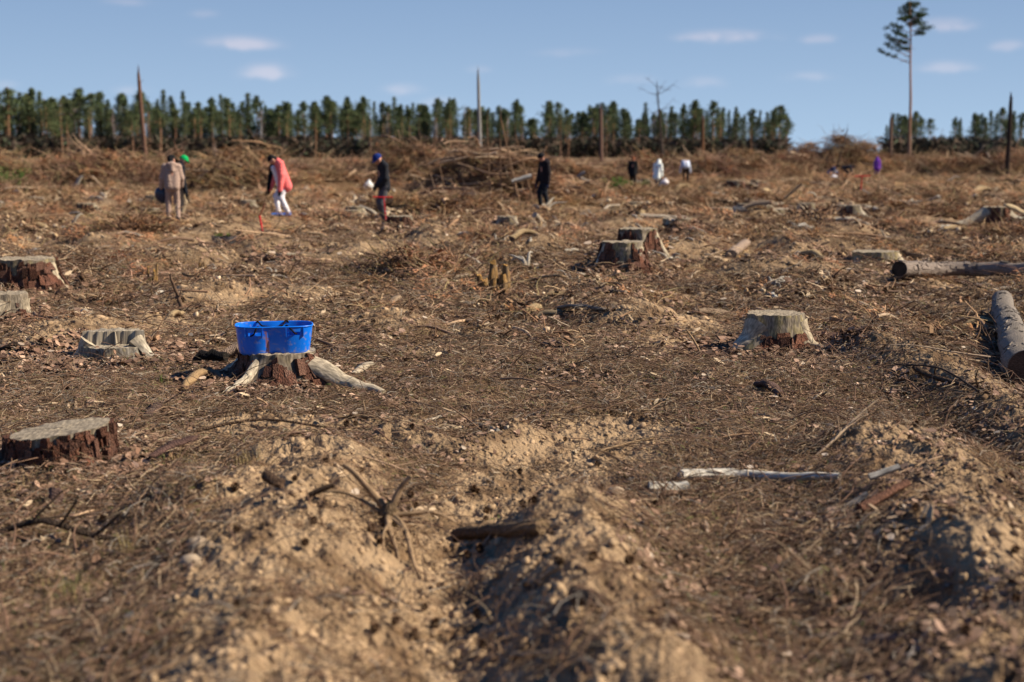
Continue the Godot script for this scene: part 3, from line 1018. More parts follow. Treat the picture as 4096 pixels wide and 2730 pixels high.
func forest() -> void:
	var rng := RandomNumberGenerator.new()
	rng.seed = 2024
	var pines := []
	for k in 9: pines.append(tree_meshes(0, 18.0, 100 + k * 7, 0.62, 1.0))
	var bare := []
	for k in 5: bare.append(tree_meshes(0, 18.0, 900 + k * 3, 0.55, 0.8, 0.6))
	var spruces := []
	for k in 4: spruces.append(tree_meshes(1, 18.0, 300 + k * 5, 0.55, 1.0))
	var birches := []
	for k in 3: birches.append(tree_meshes(2, 15.0, 500 + k, 0.5, 1.0))
	# the forest edge: left end near, receding to the right
	var rows := [[2, 0, 40, -6.0], [0, 0, 150, 8.0], [0, 0, 150, 22.0], [1, 0, 150, 34.0]]
	for rw in rows:
		for k in rw[2]:
			var f: float = (k + rng.randf_range(-1.1, 1.1)) / rw[2]
			# picture column to bearing: the edge runs from the left out of frame to its right end
			var px := lerpf(-90.0, 1828.0, f)
			if px > 1660 and rng.randf() < 0.25: continue
			var d: float = lerpf(420.0, 505.0, f) + rw[3] + rng.randf_range(-7.0, 7.0)
			var x := (px - 1176.5) / 3300.0 * d
			var kind := rng.randf()
			var y := ground_at(x, -d, false) - 0.6
			var want := lerpf(18.3, 16.2, f) + (1.5 if rw[3] > 0.0 else 0.0)
			if px > 1200.0 and px < 1260.0: want *= 0.82
			var s := want / 18.0 * (rng.randf_range(0.78, 1.04) if rng.randf() < 0.8 else rng.randf_range(1.02, 1.17))
			var wide := s * rng.randf_range(0.8, 1.3)
			var turn := rng.randf() * TAU
			if rw[0] == 1:
				kind = 0.8
				s *= 0.8
				wide *= 1.1
			if rw[0] == 2: tree("pine_tree", bare[rng.randi() % 5], "pine with a long bare orange trunk standing out before the forest edge", Vector3(x, y, -d), Vector3(wide * 0.85, s * 0.97, wide * 0.85), turn, "bare trunked pines in front of the forest edge")
			elif kind < 0.6: tree("pine_tree", pines[rng.randi() % 9], "tall slim pine in the dense dark forest edge behind the clearing", Vector3(x, y, -d), Vector3(wide, s, wide), turn, "pines of the far forest edge")
			elif kind < 0.92: tree("spruce_tree", spruces[rng.randi() % 4], "dark pointed spruce in the dense forest edge behind the clearing", Vector3(x, y, -d), Vector3(wide, s, wide), turn, "spruces of the far forest edge")
			else: tree("birch_tree", birches[rng.randi() % 3], "bare pale birch among the pines of the forest edge", Vector3(x, y, -d), Vector3(wide, s, wide), turn, "bare birches of the far forest edge")
	# the broken group to the right of the gap
	var right := [
		[2038, 290, 1, "small dark spruce at the left end of the right hand clump"], [2054, 262, 1, "dark spruce just right of the broken snag in the right hand clump"], [2070, 268, 0, "pine left of the lone tall pine's trunk"], [2082, 276, 1, "dark spruce directly behind the lone tall pine's trunk"],
		[2104, 258, 0, "pine just right of the lone tall pine's trunk"], [2137, 272, 0, "slim open crowned pine standing free, right of the lone tall pine"], [2165, 300, 2, "bare pale birch in the gap right of the slim free pine"], [2182, 322, 2, "low bare birch thicket left of the dark narrow spruce"],
		[2204, 280, 1, "narrow dark spruce standing free between two gaps"], [2240, 262, 0, "slim pine at the left of the clump at the right edge"], [2262, 272, 0, "leaning crowned pine in the clump at the right edge"], [2276, 258, 1, "broad dark spruce in the clump at the right edge"],
		[2290, 262, 1, "dark spruce left of the dark broken pole"], [2302, 250, 0, "tallest pine of the clump at the right edge"], [2330, 258, 1, "dark spruce right of the dark broken pole"], [2348, 262, 0, "pine cut by the right border of the picture"], [2366, 250, 1, "dark spruce beyond the right border of the picture"]]
	for k in right.size():
		var e: Array = right[k]
		var d := 470.0 + (k % 4) * 7.0
		var x: float = (e[0] - 1176.5) / 3300.0 * d
		var y := ground_at(x, -d, false) - 0.6
		var hgt: float = (372.0 - e[1]) / 3300.0 * d
		var s := hgt / (15.0 if e[2] == 2 else 18.0)
		var set_: Array = [pines, spruces, birches][e[2]]
		tree(["pine_tree", "spruce_tree", "birch_tree"][e[2]], set_[k % set_.size()], e[3], Vector3(x, y, -d), Vector3(s, s, s) * Vector3(1.12 if e[2] == 1 else 1.0, 1, 1.12 if e[2] == 1 else 1.0), rng.randf() * TAU, "trees right of the gap in the forest")
	for k in 22:
		var px := rng.randf_range(2042.0, 2120.0) if k < 9 else rng.randf_range(2195.0, 2385.0)
		if k >= 9 and px < 2235.0 and px > 2215.0: px += 30.0
		var d := rng.randf_range(500.0, 525.0)
		var s := rng.randf_range(0.72, 0.95)
		var x := (px - 1176.5) / 3300.0 * d
		var sp := rng.randf() < 0.55
		tree("spruce_tree" if sp else "pine_tree", spruces[k % 4] if sp else pines[k % 9], "dark conifer behind the front trees right of the gap in the forest", Vector3(x, ground_at(x, -d, false) - 0.6, -d), Vector3(s, s, s), rng.randf() * TAU, "conifers behind the trees right of the gap")
	# tree trunks one can see low down are filled by a thin undergrowth
	var pl := []
	var tn := []
	for k in 2200:
		var f := rng.randf()
		var px := lerpf(-90.0, 1795.0, f)
		if k > 1980: px = rng.randf_range(2048.0, 2360.0)
		var d := lerpf(415.0, 500.0, f) + rng.randf_range(-4.0, 30.0)
		var x := (px - 1176.5) / 3300.0 * d
		var s := rng.randf_range(1.0, 3.8)
		pl.append(Transform3D(Basis.from_euler(Vector3(0, rng.randf() * TAU, 0)).scaled(Vector3(s * 1.3, s * 1.6, s * 1.3)), Vector3(x, ground_at(x, -d, false) + s * 0.4, -d)))
		var w := rng.randf_range(0.5, 1.1)
		tn.append(Color(w, w, w))
	var us := MB.new()
	for k in 120: needle_clump(us, Vector3(rng.randf_range(-0.6, 0.6), rng.randf_range(-0.5, 0.7), rng.randf_range(-0.6, 0.6)), Vector3.ONE * 0.3, 3, 0.4, [Color(0.12, 0.085, 0.062), Color(0.075, 0.068, 0.048), Color(0.05, 0.065, 0.038)][rng.randi() % 3], rng)
	tag(many("undergrowth", us.mesh(), M.litter, pl, tn), "brown undergrowth along the foot of the forest edge")

func lone_pine() -> void:
	var rng := RandomNumberGenerator.new()
	rng.seed = 31
	var d := 190.0
	var base: Vector3 = on_ground(Vector2((2092.0 - 1176.5) / 3300.0 * d, -d), -0.5)
	var t := thing("pine_tree", "lone tall pine with a long bare trunk and a flat ragged crown above the clearing", "tree", base)
	var px := d / 3300.0            # metres for one picture pixel of the tall photograph at that distance
	var H := (400.0 - 18.0) * px
	var at := func(y: float) -> Vector3:     # y in picture rows: the trunk leans a little left as it rises
		var f := (400.0 - y) / 388.0
		return Vector3((-2.0 * f - 9.0 * f * f) * px, (394.0 - y) * px, 0.0)
	var tr := MB.new()
	var sp := PackedVector3Array()
	for k in 15: sp.append((at.call(lerpf(400.0, 14.0, k / 14.0)) as Vector3) + Vector3(sin(k * 1.3) * 0.03, 0, cos(k) * 0.03))
	tr.tube(sp, taper(15, 0.25, 0.06), 10, Color(0.2, 0.13, 0.095), Color(0.4, 0.2, 0.11), 0.06, rng)
	var cr := MB.new()
	# limbs: start row, end column offset from the trunk, end row, clump size in rows
	var limbs := [[150, -67, 122, 9], [138, -52, 108, 10], [128, -40, 100, 10], [112, -56, 92, 11], [100, -48, 72, 11], [96, -30, 88, 9], [84, -34, 62, 10], [72, -20, 40, 11], [62, 30, 60, 13], [78, 38, 74, 12], [88, 28, 84, 10], [56, 22, 36, 12], [44, -14, 24, 11], [34, 12, 20, 11], [30, 0, 14, 10], [52, -6, 48, 11], [66, 8, 62, 10], [70, 24, 50, 12], [50, 34, 44, 10], [104, -22, 104, 7], [120, -18, 118, 6], [60, -30, 52, 9], [40, 4, 34, 12]]
	for e in limbs:
		var p: Vector3 = at.call(float(e[0]))
		var q: Vector3 = at.call(float(e[2]))
		q.x += e[1] * px
		q.z += rng.randf_range(-1.0, 1.0) * 24.0 * px
		tr.tube(sweep(p, q, 6, -0.1, rng, 0.03), taper(6, 0.07, 0.02), 5, Color(0.3, 0.17, 0.1), Color(0.16, 0.1, 0.07), 0.1, rng)
		for s in 4:
			var c: Vector3 = p.lerp(q, 1.0 - 0.16 * s) + Vector3(rng.randf_range(-1, 1), rng.randf_range(-0.3, 0.6), rng.randf_range(-1, 1)) * e[3] * px * 0.45
			needle_clump(cr, c, Vector3(1.15, 0.55, 1.15) * e[3] * px * 0.72, 85, 0.26, Color(0.045, 0.075, 0.032).lerp(Color(0.08, 0.1, 0.035), rng.randf() * 0.6), rng)
	for k in 16:
		var y := rng.randf_range(110.0, 165.0)
		var p: Vector3 = at.call(y)
		tr.tube(sweep(p, p + Vector3(rng.randf_range(-1.0, 0.6) * 2.4, rng.randf_range(-0.7, 0.4), rng.randf_range(-1, 1)), 4, 0.05, rng, 0.04), taper(4, 0.02, 0.008), 3, Color(0.14, 0.1, 0.08), Color(0.14, 0.1, 0.08))
	part("trunk", tr.mesh(), M.litter, t)
	part("crown", cr.mesh(), M.needles, t)

# a standing dead trunk, from picture column and rows at distance d
func snag(called: String, label: String, bx: float, tx: float, ty: float, d: float, r0: float, r1: float, c0: Color, c1: Color, branches := 0) -> Node3D:
	var rng := RandomNumberGenerator.new()
	rng.seed = hash(label)
	var k := d / 3300.0
	var b := on_ground(Vector2((bx - 1176.5) * k, -d), -0.3)
	var top := Vector3((tx - 1176.5) * k, 1.9 + (350.0 - ty) * k, -d)
	var t := thing(called, label, "dead tree", b)
	var p := sweep(Vector3.ZERO, top - b, 12, 0.0, rng, 0.008)
	var m := MB.new()
	var r := taper(12, r0, r1)
	r[11] = r1 * 0.75
	m.tube(p, r, 10, c0, c1, 0.1, rng)
	for e in 4:      # the torn top
		var q := p[11] + Vector3(rng.randf_range(-0.5, 0.5), 0, rng.randf_range(-0.5, 0.5)) * r1
		m.tube(PackedVector3Array([q - Vector3(0, 0.2, 0), q + Vector3(rng.randf_range(-0.04, 0.04), rng.randf_range(0.1, 0.6), 0)]), taper(2, r1 * 0.4, r1 * 0.08), 5, c1, c1)
	for e in 5:      # stubs of branches
		var q := p[rng.randi_range(3, 10)]
		m.tube(sweep(q, q + Vector3(rng.randf_range(-0.5, 0.5), rng.randf_range(-0.1, 0.25), rng.randf_range(-0.3, 0.3)), 3, 0.0, rng, 0.05), taper(3, r1 * 0.22, r1 * 0.1), 4, c1 * 0.8, c1 * 0.8)
	m.renormal()
	part("trunk", m.mesh(), M.bark, t)
	for e in branches:
		var a := p[rng.randi_range(7, 11)]
		var g := MB.new()
		var L := (top - b).length() * rng.randf_range(0.1, 0.28)
		var q := a + Vector3(rng.randf_range(-1.0, 0.8), rng.randf_range(-0.3, 0.7), rng.randf_range(-0.6, 0.6)).normalized() * L
		g.tube(sweep(a, q, 6, -L * 0.06, rng, 0.06), taper(6, r1 * 0.6, r1 * 0.15), 4, c1, c1 * 0.8, 0.1, rng)
		for s in 3:
			var w := a.lerp(q, rng.randf_range(0.4, 1.0))
			g.tube(sweep(w, w + Vector3(rng.randf_range(-1, 1), rng.randf_range(-0.6, 0.6), rng.randf_range(-1, 1)) * L * 0.4, 4, 0.0, rng, 0.06), taper(4, r1 * 0.25, r1 * 0.08), 3, c1 * 0.8, c1 * 0.7)
		part("branch", g.mesh(), M.bark, t)
	return t

# ---------- people ----------
# bones: [a, b, radius at a, radius at b]; their tapered capsules are joined smoothly and meshed as one surface
func nets(mb: MB, bones: Array, cell: float, k: float, col: Color) -> void:
	var lo := Vector3.ONE * 1e6
	var hi := -lo
	for b in bones:
		for e in 2:
			lo = lo.min(b[e] - Vector3.ONE * (b[2 + e] + cell * 3.0))
			hi = hi.max(b[e] + Vector3.ONE * (b[2 + e] + cell * 3.0))
	var nx := int((hi.x - lo.x) / cell) + 2
	var ny := int((hi.y - lo.y) / cell) + 2
	var nz := int((hi.z - lo.z) / cell) + 2
	var F := PackedFloat32Array()
	F.resize(nx * ny * nz)
	F.fill(1.0)
	for b in bones:
		var a: Vector3 = b[0]
		var ab: Vector3 = b[1] - a
		var l2 := maxf(ab.length_squared(), 1e-9)
		var ra: float = b[2]
		var rb: float = b[3]
		var m := Vector3.ONE * (maxf(ra, rb) + k + cell * 2.0)
		var p0 := (a.min(b[1]) - m - lo) / cell
		var p1 := (a.max(b[1]) + m - lo) / cell
		for z in range(maxi(0, int(p0.z)), mini(nz, int(p1.z) + 1)):
			for y in range(maxi(0, int(p0.y)), mini(ny, int(p1.y) + 1)):
				var row := (z * ny + y) * nx
				for x in range(maxi(0, int(p0.x)), mini(nx, int(p1.x) + 1)):
					var q := lo + Vector3(x, y, z) * cell - a
					var t := clampf(q.dot(ab) / l2, 0.0, 1.0)
					var d := (q - ab * t).length() - lerpf(ra, rb, t)
					var o := F[row + x]
					var h := maxf(k - absf(o - d), 0.0) / k
					F[row + x] = minf(o, d) - h * h * k * 0.25
	var at := PackedInt32Array()
	at.resize(nx * ny * nz)
	at.fill(-1)
	var off := [0, 1, nx, nx + 1, nx * ny, nx * ny + 1, nx * ny + nx, nx * ny + nx + 1]
	var edges := [[0, 1], [2, 3], [4, 5], [6, 7], [0, 2], [1, 3], [4, 6], [5, 7], [0, 4], [1, 5], [2, 6], [3, 7]]
	for z in nz - 1:
		for y in ny - 1:
			for x in nx - 1:
				var c := (z * ny + y) * nx + x
				var ins := 0
				for e in 8:
					if F[c + off[e]] < 0.0: ins += 1
				if ins == 0 or ins == 8: continue
				var s := Vector3.ZERO
				var cnt := 0
				for e in edges:
					var f0 := F[c + off[e[0]]]
					var f1 := F[c + off[e[1]]]
					if (f0 < 0.0) == (f1 < 0.0): continue
					var t := f0 / (f0 - f1)
					var a := Vector3(e[0] & 1, (e[0] >> 1) & 1, e[0] >> 2)
					var b := Vector3(e[1] & 1, (e[1] >> 1) & 1, e[1] >> 2)
					s += a.lerp(b, t)
					cnt += 1
				var g := Vector3(F[c + 1] - F[c] + F[c + off[7]] - F[c + off[6]], F[c + nx] - F[c] + F[c + off[7]] - F[c + off[5]], F[c + nx * ny] - F[c] + F[c + off[7]] - F[c + off[3]])
				at[c] = mb.vert(lo + (Vector3(x, y, z) + s / cnt) * cell, g.normalized(), col)
	for z in range(1, nz - 1):
		for y in range(1, ny - 1):
			for x in range(1, nx - 1):
				var c := (z * ny + y) * nx + x
				var ins := F[c] < 0.0
				if ins != (F[c + 1] < 0.0): net_face(mb, at, c, c - nx, c - nx - nx * ny, c - nx * ny)
				if ins != (F[c + nx] < 0.0): net_face(mb, at, c, c - 1, c - 1 - nx * ny, c - nx * ny)
				if ins != (F[c + nx * ny] < 0.0): net_face(mb, at, c, c - 1, c - 1 - nx, c - nx)

func net_face(mb: MB, at: PackedInt32Array, a: int, b: int, c: int, d: int) -> void:
	if at[a] >= 0 and at[b] >= 0 and at[c] >= 0 and at[d] >= 0: mb.quad(at[a], at[b], at[c], at[d])

func joint(a: Vector3, b: Vector3, l1: float, l2: float, out: Vector3) -> Vector3:      # where a knee or elbow goes
	var d := clampf(a.distance_to(b), 0.05, l1 + l2 - 0.004)
	var x := (l1 * l1 - l2 * l2 + d * d) / (2.0 * d)
	var h := sqrt(maxf(0.0, l1 * l1 - x * x))
	var dir := (b - a).normalized()
	var o := (out - dir * out.dot(dir)).normalized()
	return a + dir * x + o * h

# The figure looks along its own +z. o: h, yaw, hip (height of the hips), lean, nod, twist, feet [[x,z],[x,z]], hands [Vector3, Vector3] (left, right, in a body 1.75 tall), jacket, trousers, shoes, cap, cap_kind, hair, hood, glove
func person(label: String, p: Vector2, o: Dictionary) -> Node3D:
	var far: bool = o.get("far", false)
	var cell := 0.03 if far else 0.02
	var s: float = o.get("h", 1.75) / 1.75
	var t := thing("person", label, "person", on_ground(p, o.get("lift", 0.045)), deg_to_rad(o.get("yaw", 0.0)))
	t.scale = Vector3.ONE * s
	var lean := deg_to_rad(o.get("lean", 4.0))
	var nod := deg_to_rad(o.get("nod", 20.0))
	var look := deg_to_rad(o.get("look", 0.0))
	var hipy: float = o.get("hip", 0.93)
	var up := Vector3(0, cos(lean), sin(lean))
	var fw := Vector3(0, -sin(lean), cos(lean))
	var pel := Vector3(0, hipy, o.get("hipz", 0.0))
	var chest := pel + up * 0.36
	var neck := pel + up * 0.53 + fw * 0.015
	var hd := Vector3(0, cos(lean + nod), sin(lean + nod))
	var hf := Vector3(0, -sin(lean + nod), cos(lean + nod)).rotated(Vector3.UP, look)
	var head := neck + hd * 0.145 + hf * 0.02
	var hx := hd.cross(hf).normalized()
	var feet: Array = o.get("feet", [[0.1, 0.02], [-0.1, -0.02]])
	var hands: Array = o.get("hands", [Vector3(0.24, 0.78, 0.06), Vector3(-0.24, 0.78, 0.06)])
	var skin := Color(0.52, 0.27, 0.19)
	var body := []
	var legs := []
	var coat := []
	var loose: float = o.get("loose", 1.0)
	body.append([pel + up * 0.02, chest, 0.105, 0.12])
	body.append([chest, neck, 0.11, 0.06])
	body.append([neck - up * 0.03, head - hd * 0.06, 0.055, 0.05])
	for e in 2:
		var sx := 1.0 if e == 0 else -1.0
		coat.append([pel + Vector3(0.065 * sx, 0, 0) - up * o.get("coat_low", 0.05), chest + Vector3(0.075 * sx, 0, 0), 0.115 * loose, 0.115])
	for e in 2:
		var sx := 1.0 if e == 0 else -1.0
		var hip := pel + Vector3(0.085 * sx, -0.02, 0)
		var ank := Vector3(feet[e][0], 0.085, feet[e][1])
		var knee := joint(hip, ank, 0.43, 0.42, Vector3(0.12 * sx, 0.0, 1.0))
		body.append([hip, knee, 0.08, 0.052])
		body.append([knee, ank, 0.052, 0.036])
		body.append([ank, ank + Vector3(0, -0.05, 0.13), 0.036, 0.03])
		legs.append([pel + Vector3(0.03 * sx, 0.04, 0), hip, 0.105, 0.1])
		legs.append([hip, knee, 0.098, 0.074])
		legs.append([knee, ank + Vector3(0, 0.02, 0), 0.074, 0.062])
		var sh := chest + up * 0.115 + Vector3(0.165 * sx, 0, 0)
		var hand: Vector3 = hands[e]
		var elbow := joint(sh, hand, 0.29, 0.26, o.get("elbow", Vector3(0.5 * sx, 0.1, -1.0)) * Vector3(1, 1, 1))
		body.append([chest + up * 0.1, sh, 0.08, 0.055])
		body.append([sh, elbow, 0.05, 0.04])
		body.append([elbow, hand, 0.04, 0.028])
		coat.append([chest + up * 0.1, sh, 0.095, 0.078])
		coat.append([sh, elbow, 0.075 * loose, 0.062 * loose])
		coat.append([elbow, elbow.lerp(hand, 0.93), 0.062 * loose, 0.05 * loose])
	coat.append([chest + up * 0.05, neck - up * 0.02, 0.12, 0.085])
	var bm := MB.new()
	nets(bm, body, cell, 0.03, skin)
	# the head, finer: skull, jaw, nose, ears, brow
	var hb := [[head + hd * 0.03 - hf * 0.02, head + hd * 0.02 + hf * 0.02, 0.088, 0.08], [head - hd * 0.06 + hf * 0.035, head - hd * 0.085 + hf * 0.055, 0.055, 0.035],
		[head + hf * 0.088, head + hf * 0.108 - hd * 0.025, 0.012, 0.017], [head + hx * 0.082 - hd * 0.01, head + hx * 0.085 - hd * 0.04, 0.016, 0.012], [head - hx * 0.082 - hd * 0.01, head - hx * 0.085 - hd * 0.04, 0.016, 0.012],
		[head - hd * 0.06, neck - hd * 0.01, 0.056, 0.056]]
	nets(bm, hb, 0.018 if far else 0.01, 0.03, skin)
	for k in bm.v.size():       # lips, brows and eyes by their place on the head
		var q := bm.v[k] - head
		var f := q.dot(hf)
		if f > 0.06 and f < 0.12:
			var yy := q.dot(hd)
			var xx := absf(q.dot(hx))
			if yy > 0.0 and yy < 0.028 and xx > 0.016 and xx < 0.05: bm.c[k] = Color(0.12, 0.06, 0.045)
			elif yy < -0.06 and yy > -0.075 and xx < 0.025: bm.c[k] = Color(0.4, 0.13, 0.11)
	# hands: palm, four fingers curling, a thumb from the side
	var gl := MB.new()
	var hm := gl if o.has("glove") else bm
	for e in 2:
		var sx := 1.0 if e == 0 else -1.0
		var hand: Vector3 = hands[e]
		var sh := chest + up * 0.115 + Vector3(0.165 * sx, 0, 0)
		var elbow := joint(sh, hand, 0.29, 0.26, Vector3(0.5 * sx, 0.1, -1.0))
		var dir := (hand - elbow).normalized()
		var inn := Vector3(-sx, 0, 0)
		inn = (inn - dir * inn.dot(dir)).normalized()
		var wide := dir.cross(inn).normalized()
		if wide.z < 0.0: wide = -wide
		var hc: Color = o.get("glove", skin)
		hm.blob(hand + dir * 0.04, Vector3(0.045, 0.05, 0.02), 6, 9, hc, 0.0, null, Basis(wide, dir, inn))
		if not far:
			for k in 4:
				var b := hand + dir * 0.078 + wide * (0.03 - 0.02 * k)
				var L: float = [0.066, 0.075, 0.07, 0.055][k]
				var fp := PackedVector3Array([b, b + dir * L * 0.45 + inn * 0.008, b + dir * L * 0.75 + inn * L * 0.38, b + dir * L * 0.8 + inn * L * 0.75])
				hm.tube(fp, taper(4, 0.0095, 0.0075), 6, hc, hc)
			var tb := hand + dir * 0.02 + wide * 0.036
			hm.tube(PackedVector3Array([tb, tb + wide * 0.025 + dir * 0.022 + inn * 0.012, tb + wide * 0.03 + dir * 0.05 + inn * 0.024]), taper(3, 0.012, 0.008), 6, hc, hc)
	part("body", bm.mesh(), M.skin, t)
	if o.has("glove"): part("gloves", gl.mesh(), cloth(o.glove), t)
	var tm := MB.new()
	nets(tm, legs, cell, 0.05, Color.WHITE)
	part("trousers", tm.mesh(), cloth(o.trousers), t)
	var cm := MB.new()
	if o.get("hood", "") == "down":
		coat.append([neck - fw * 0.1 - Vector3(0.07, 0, 0), neck - fw * 0.1 + Vector3(0.07, 0, 0), 0.06, 0.06])
		coat.append([neck - fw * 0.1, chest - fw * 0.13 + up * 0.02, 0.075, 0.05])
	elif o.get("hood", "") == "up":
		coat.append([head + hd * 0.03 - hf * 0.04, head - hd * 0.05 - hf * 0.03, 0.12, 0.115])
		coat.append([head - hd * 0.06 - hf * 0.03, neck, 0.11, 0.11])
	elif o.get("hood", "") == "collar":
		coat.append([neck - up * 0.02, neck + up * 0.035, 0.08, 0.075])
	nets(cm, coat, cell, 0.045, Color.WHITE)
	part(o.get("top", "jacket"), cm.mesh(), cloth(o.jacket), t)
	for e in 2:
		var ank := Vector3(feet[e][0], 0.06, feet[e][1])
		var sm := MB.new()
		nets(sm, [[ank + Vector3(0, 0.05, -0.01), ank + Vector3(0, -0.005, -0.03), 0.052, 0.05], [ank + Vector3(0, -0.01, -0.02), ank + Vector3(0, -0.02, 0.16), 0.05, 0.04]], 0.02, 0.03, Color.WHITE)
		part("shoe", sm.mesh(), cloth(o.get("shoes", Color(0.02, 0.02, 0.022))), t)
	if o.has("hair"):
		var hr := [[head + hd * 0.05 - hf * 0.035, head - hd * 0.04 - hf * 0.05, 0.088, 0.07], [head + hd * 0.06 + hf * 0.02, head + hd * 0.05 - hf * 0.03, 0.075, 0.085]]
		for e in o.get("locks", []): hr.append(e)
		var hmb := MB.new()
		nets(hmb, hr, 0.02, 0.03, Color.WHITE)
		part("hair", hmb.mesh(), cloth(o.hair), t)
	if o.has("cap"):
		var kb := MB.new()
		var bs := Basis(hx, hd, hf)
		var cc := head + hd * 0.035
		kb.blob(cc, Vector3(0.112, 0.11, 0.122), 8, 18, Color.WHITE, 0.0, null, bs, -0.25)
		part("cap", kb.mesh(), cloth(o.cap), t)
		if o.get("cap_kind", "peak") == "peak":
			var pk := MB.new()
			for k in 13:
				var an := lerpf(-1.15, 1.15, k / 12.0)
				for e in [[0.1, 0.0], [0.185, -0.025]]:
					var rr: float = e[0] * (1.0 if e[0] < 0.15 else lerpf(0.75, 1.0, cos(an)))
					for th in [0.004, -0.004]: pk.vert(cc + hx * sin(an) * rr * 0.95 + hf * cos(an) * rr + hd * (e[1] + th), hd * signf(th), Color.WHITE)
			for k in 12:
				var a := k * 4
				pk.quad(a, a + 2, a + 6, a + 4); pk.quad(a + 1, a + 3, a + 7, a + 5); pk.quad(a + 2, a + 3, a + 7, a + 6)
			part("peak", pk.mesh(), cloth(o.cap), t)
	return t

func people() -> void:
	var black := Color(0.012, 0.012, 0.014)
	var dark := Color(0.02, 0.021, 0.026)
	person("person in a beige hooded tracksuit and black peaked cap, seen from behind", Vector2(-8.290, -34.852), {
		"h": 1.66, "yaw": 196.0, "lean": 5.0, "nod": 30.0, "look": -45.0, "jacket": Color(0.33, 0.235, 0.19), "trousers": Color(0.33, 0.235, 0.19), "shoes": Color(0.06, 0.045, 0.04), "hair": black, "cap": black, "hood": "down", "top": "hoodie", "loose": 1.2, "coat_low": 0.03,
		"hands": [Vector3(0.27, 0.86, 0.16), Vector3(-0.24, 0.9, 0.2)], "feet": [[0.1, 0.03], [-0.12, -0.02]], "glove": Color(0.03, 0.03, 0.035)})
	person("person in a bright green cap and black jacket, half hidden behind the beige tracksuit", Vector2(-8.699, -37.359), {
		"h": 1.76, "yaw": 120.0, "lean": 3.0, "nod": 25.0, "jacket": Color(0.013, 0.016, 0.022), "trousers": Color(0.3, 0.23, 0.15), "cap": Color(0.004, 0.33, 0.09), "hood": "collar", "loose": 1.05,
		"hands": [Vector3(0.26, 0.78, 0.05), Vector3(-0.25, 0.72, 0.1)], "glove": black})
	var pk := person("person in a pink jacket, white trousers and blue overshoes, bent forward over the ground", Vector2(-5.800, -36.062), {
		"h": 1.69, "yaw": -72.0, "lift": 0.1, "lean": 16.0, "nod": 48.0, "hip": 0.9, "hipz": -0.06, "jacket": Color(0.78, 0.17, 0.165), "trousers": Color(0.74, 0.72, 0.76), "shoes": Color(0.03, 0.2, 0.7), "hair": black, "loose": 1.35, "coat_low": 0.13,
		"hands": [Vector3(0.22, 0.66, 0.1), Vector3(-0.22, 0.68, 0.3)], "feet": [[0.12, -0.12], [-0.1, 0.1]], "glove": black, "hood": "collar"})
	var sh := MB.new()
	nets(sh, [[Vector3(-0.02, 0.98, 0.1), Vector3(-0.02, 1.25, 0.22), 0.09, 0.07], [Vector3(-0.02, 0.92, 0.08), Vector3(0.0, 0.8, 0.06), 0.1, 0.09]], 0.025, 0.04, Color.WHITE)
	part("shirt", sh.mesh(), cloth(Color(0.7, 0.68, 0.72)), pk)
	var sv := MB.new()
	nets(sv, [[Vector3(-0.16, 1.3, 0.24), Vector3(-0.2, 1.02, 0.28), 0.06, 0.055], [Vector3(-0.2, 1.02, 0.28), Vector3(-0.2, 0.72, 0.32), 0.06, 0.06]], 0.02, 0.03, Color.WHITE)
	part("dark_sleeve", sv.mesh(), cloth(black), pk)
	person("person in a blue cap and black jacket with a red T handled planting bar", Vector2(-3.064, -34.276), {
		"h": 1.74, "yaw": -68.0, "lean": 4.0, "nod": 32.0, "jacket": dark, "trousers": Color(0.075, 0.072, 0.08), "cap": Color(0.012, 0.03, 0.15), "hood": "collar", "loose": 1.12,
		"hands": [Vector3(0.1, 0.94, 0.2), Vector3(-0.16, 0.9, 0.16)], "glove": Color(0.05, 0.045, 0.035), "shoes": black})
	person("person all in black with a black beanie, walking left past the big brush heap", Vector2(1.005, -43.628), {
		"h": 1.76, "yaw": -62.0, "lean": 3.0, "nod": 22.0, "look": 10.0, "jacket": Color(0.016, 0.013, 0.016), "trousers": Color(0.017, 0.019, 0.024), "cap": black, "cap_kind": "beanie", "hood": "down", "loose": 1.15,
		"hands": [Vector3(0.24, 0.78, 0.03), Vector3(-0.22, 0.8, 0.16)], "feet": [[0.1, -0.07], [-0.1, 0.08]], "glove": Color(0.02, 0.03, 0.07)})
	person("person with auburn hair in a long black coat, leftmost of the far three", Vector2(6.420, -76.000), {
		"h": 1.72, "yaw": 165.0, "nod": 25.0, "jacket": black, "trousers": Color(0.016, 0.016, 0.018), "hair": Color(0.24, 0.08, 0.035), "loose": 1.2, "coat_low": 0.2, "far": true,
		"hands": [Vector3(0.22, 0.8, 0.1), Vector3(-0.2, 0.8, 0.14)], "feet": [[0.08, 0.0], [-0.1, -0.02]]})
	person("person in a white coat with the hood up, middle of the three at the heap", Vector2(7.407, -73.000), {
		"h": 1.7, "yaw": 150.0, "lean": 14.0, "nod": 30.0, "hip": 0.8, "jacket": Color(0.74, 0.76, 0.7), "trousers": Color(0.03, 0.045, 0.075), "hood": "up", "loose": 1.25, "coat_low": 0.2, "far": true,
		"hands": [Vector3(0.22, 0.62, 0.2), Vector3(-0.24, 0.66, 0.12)]})
	person("person in a pale grey vest and black trousers, stooping with back turned", Vector2(9.962, -82.000), {
		"h": 1.76, "yaw": 178.0, "lean": 62.0, "nod": 18.0, "hip": 0.9, "hipz": -0.16, "jacket": Color(0.5, 0.55, 0.66), "trousers": Color(0.014, 0.013, 0.015), "cap": black, "cap_kind": "beanie", "loose": 1.1, "far": true,
		"hands": [Vector3(0.3, 0.5, 0.35), Vector3(-0.3, 0.52, 0.35)], "elbow": Vector3(0, 0, -1)})
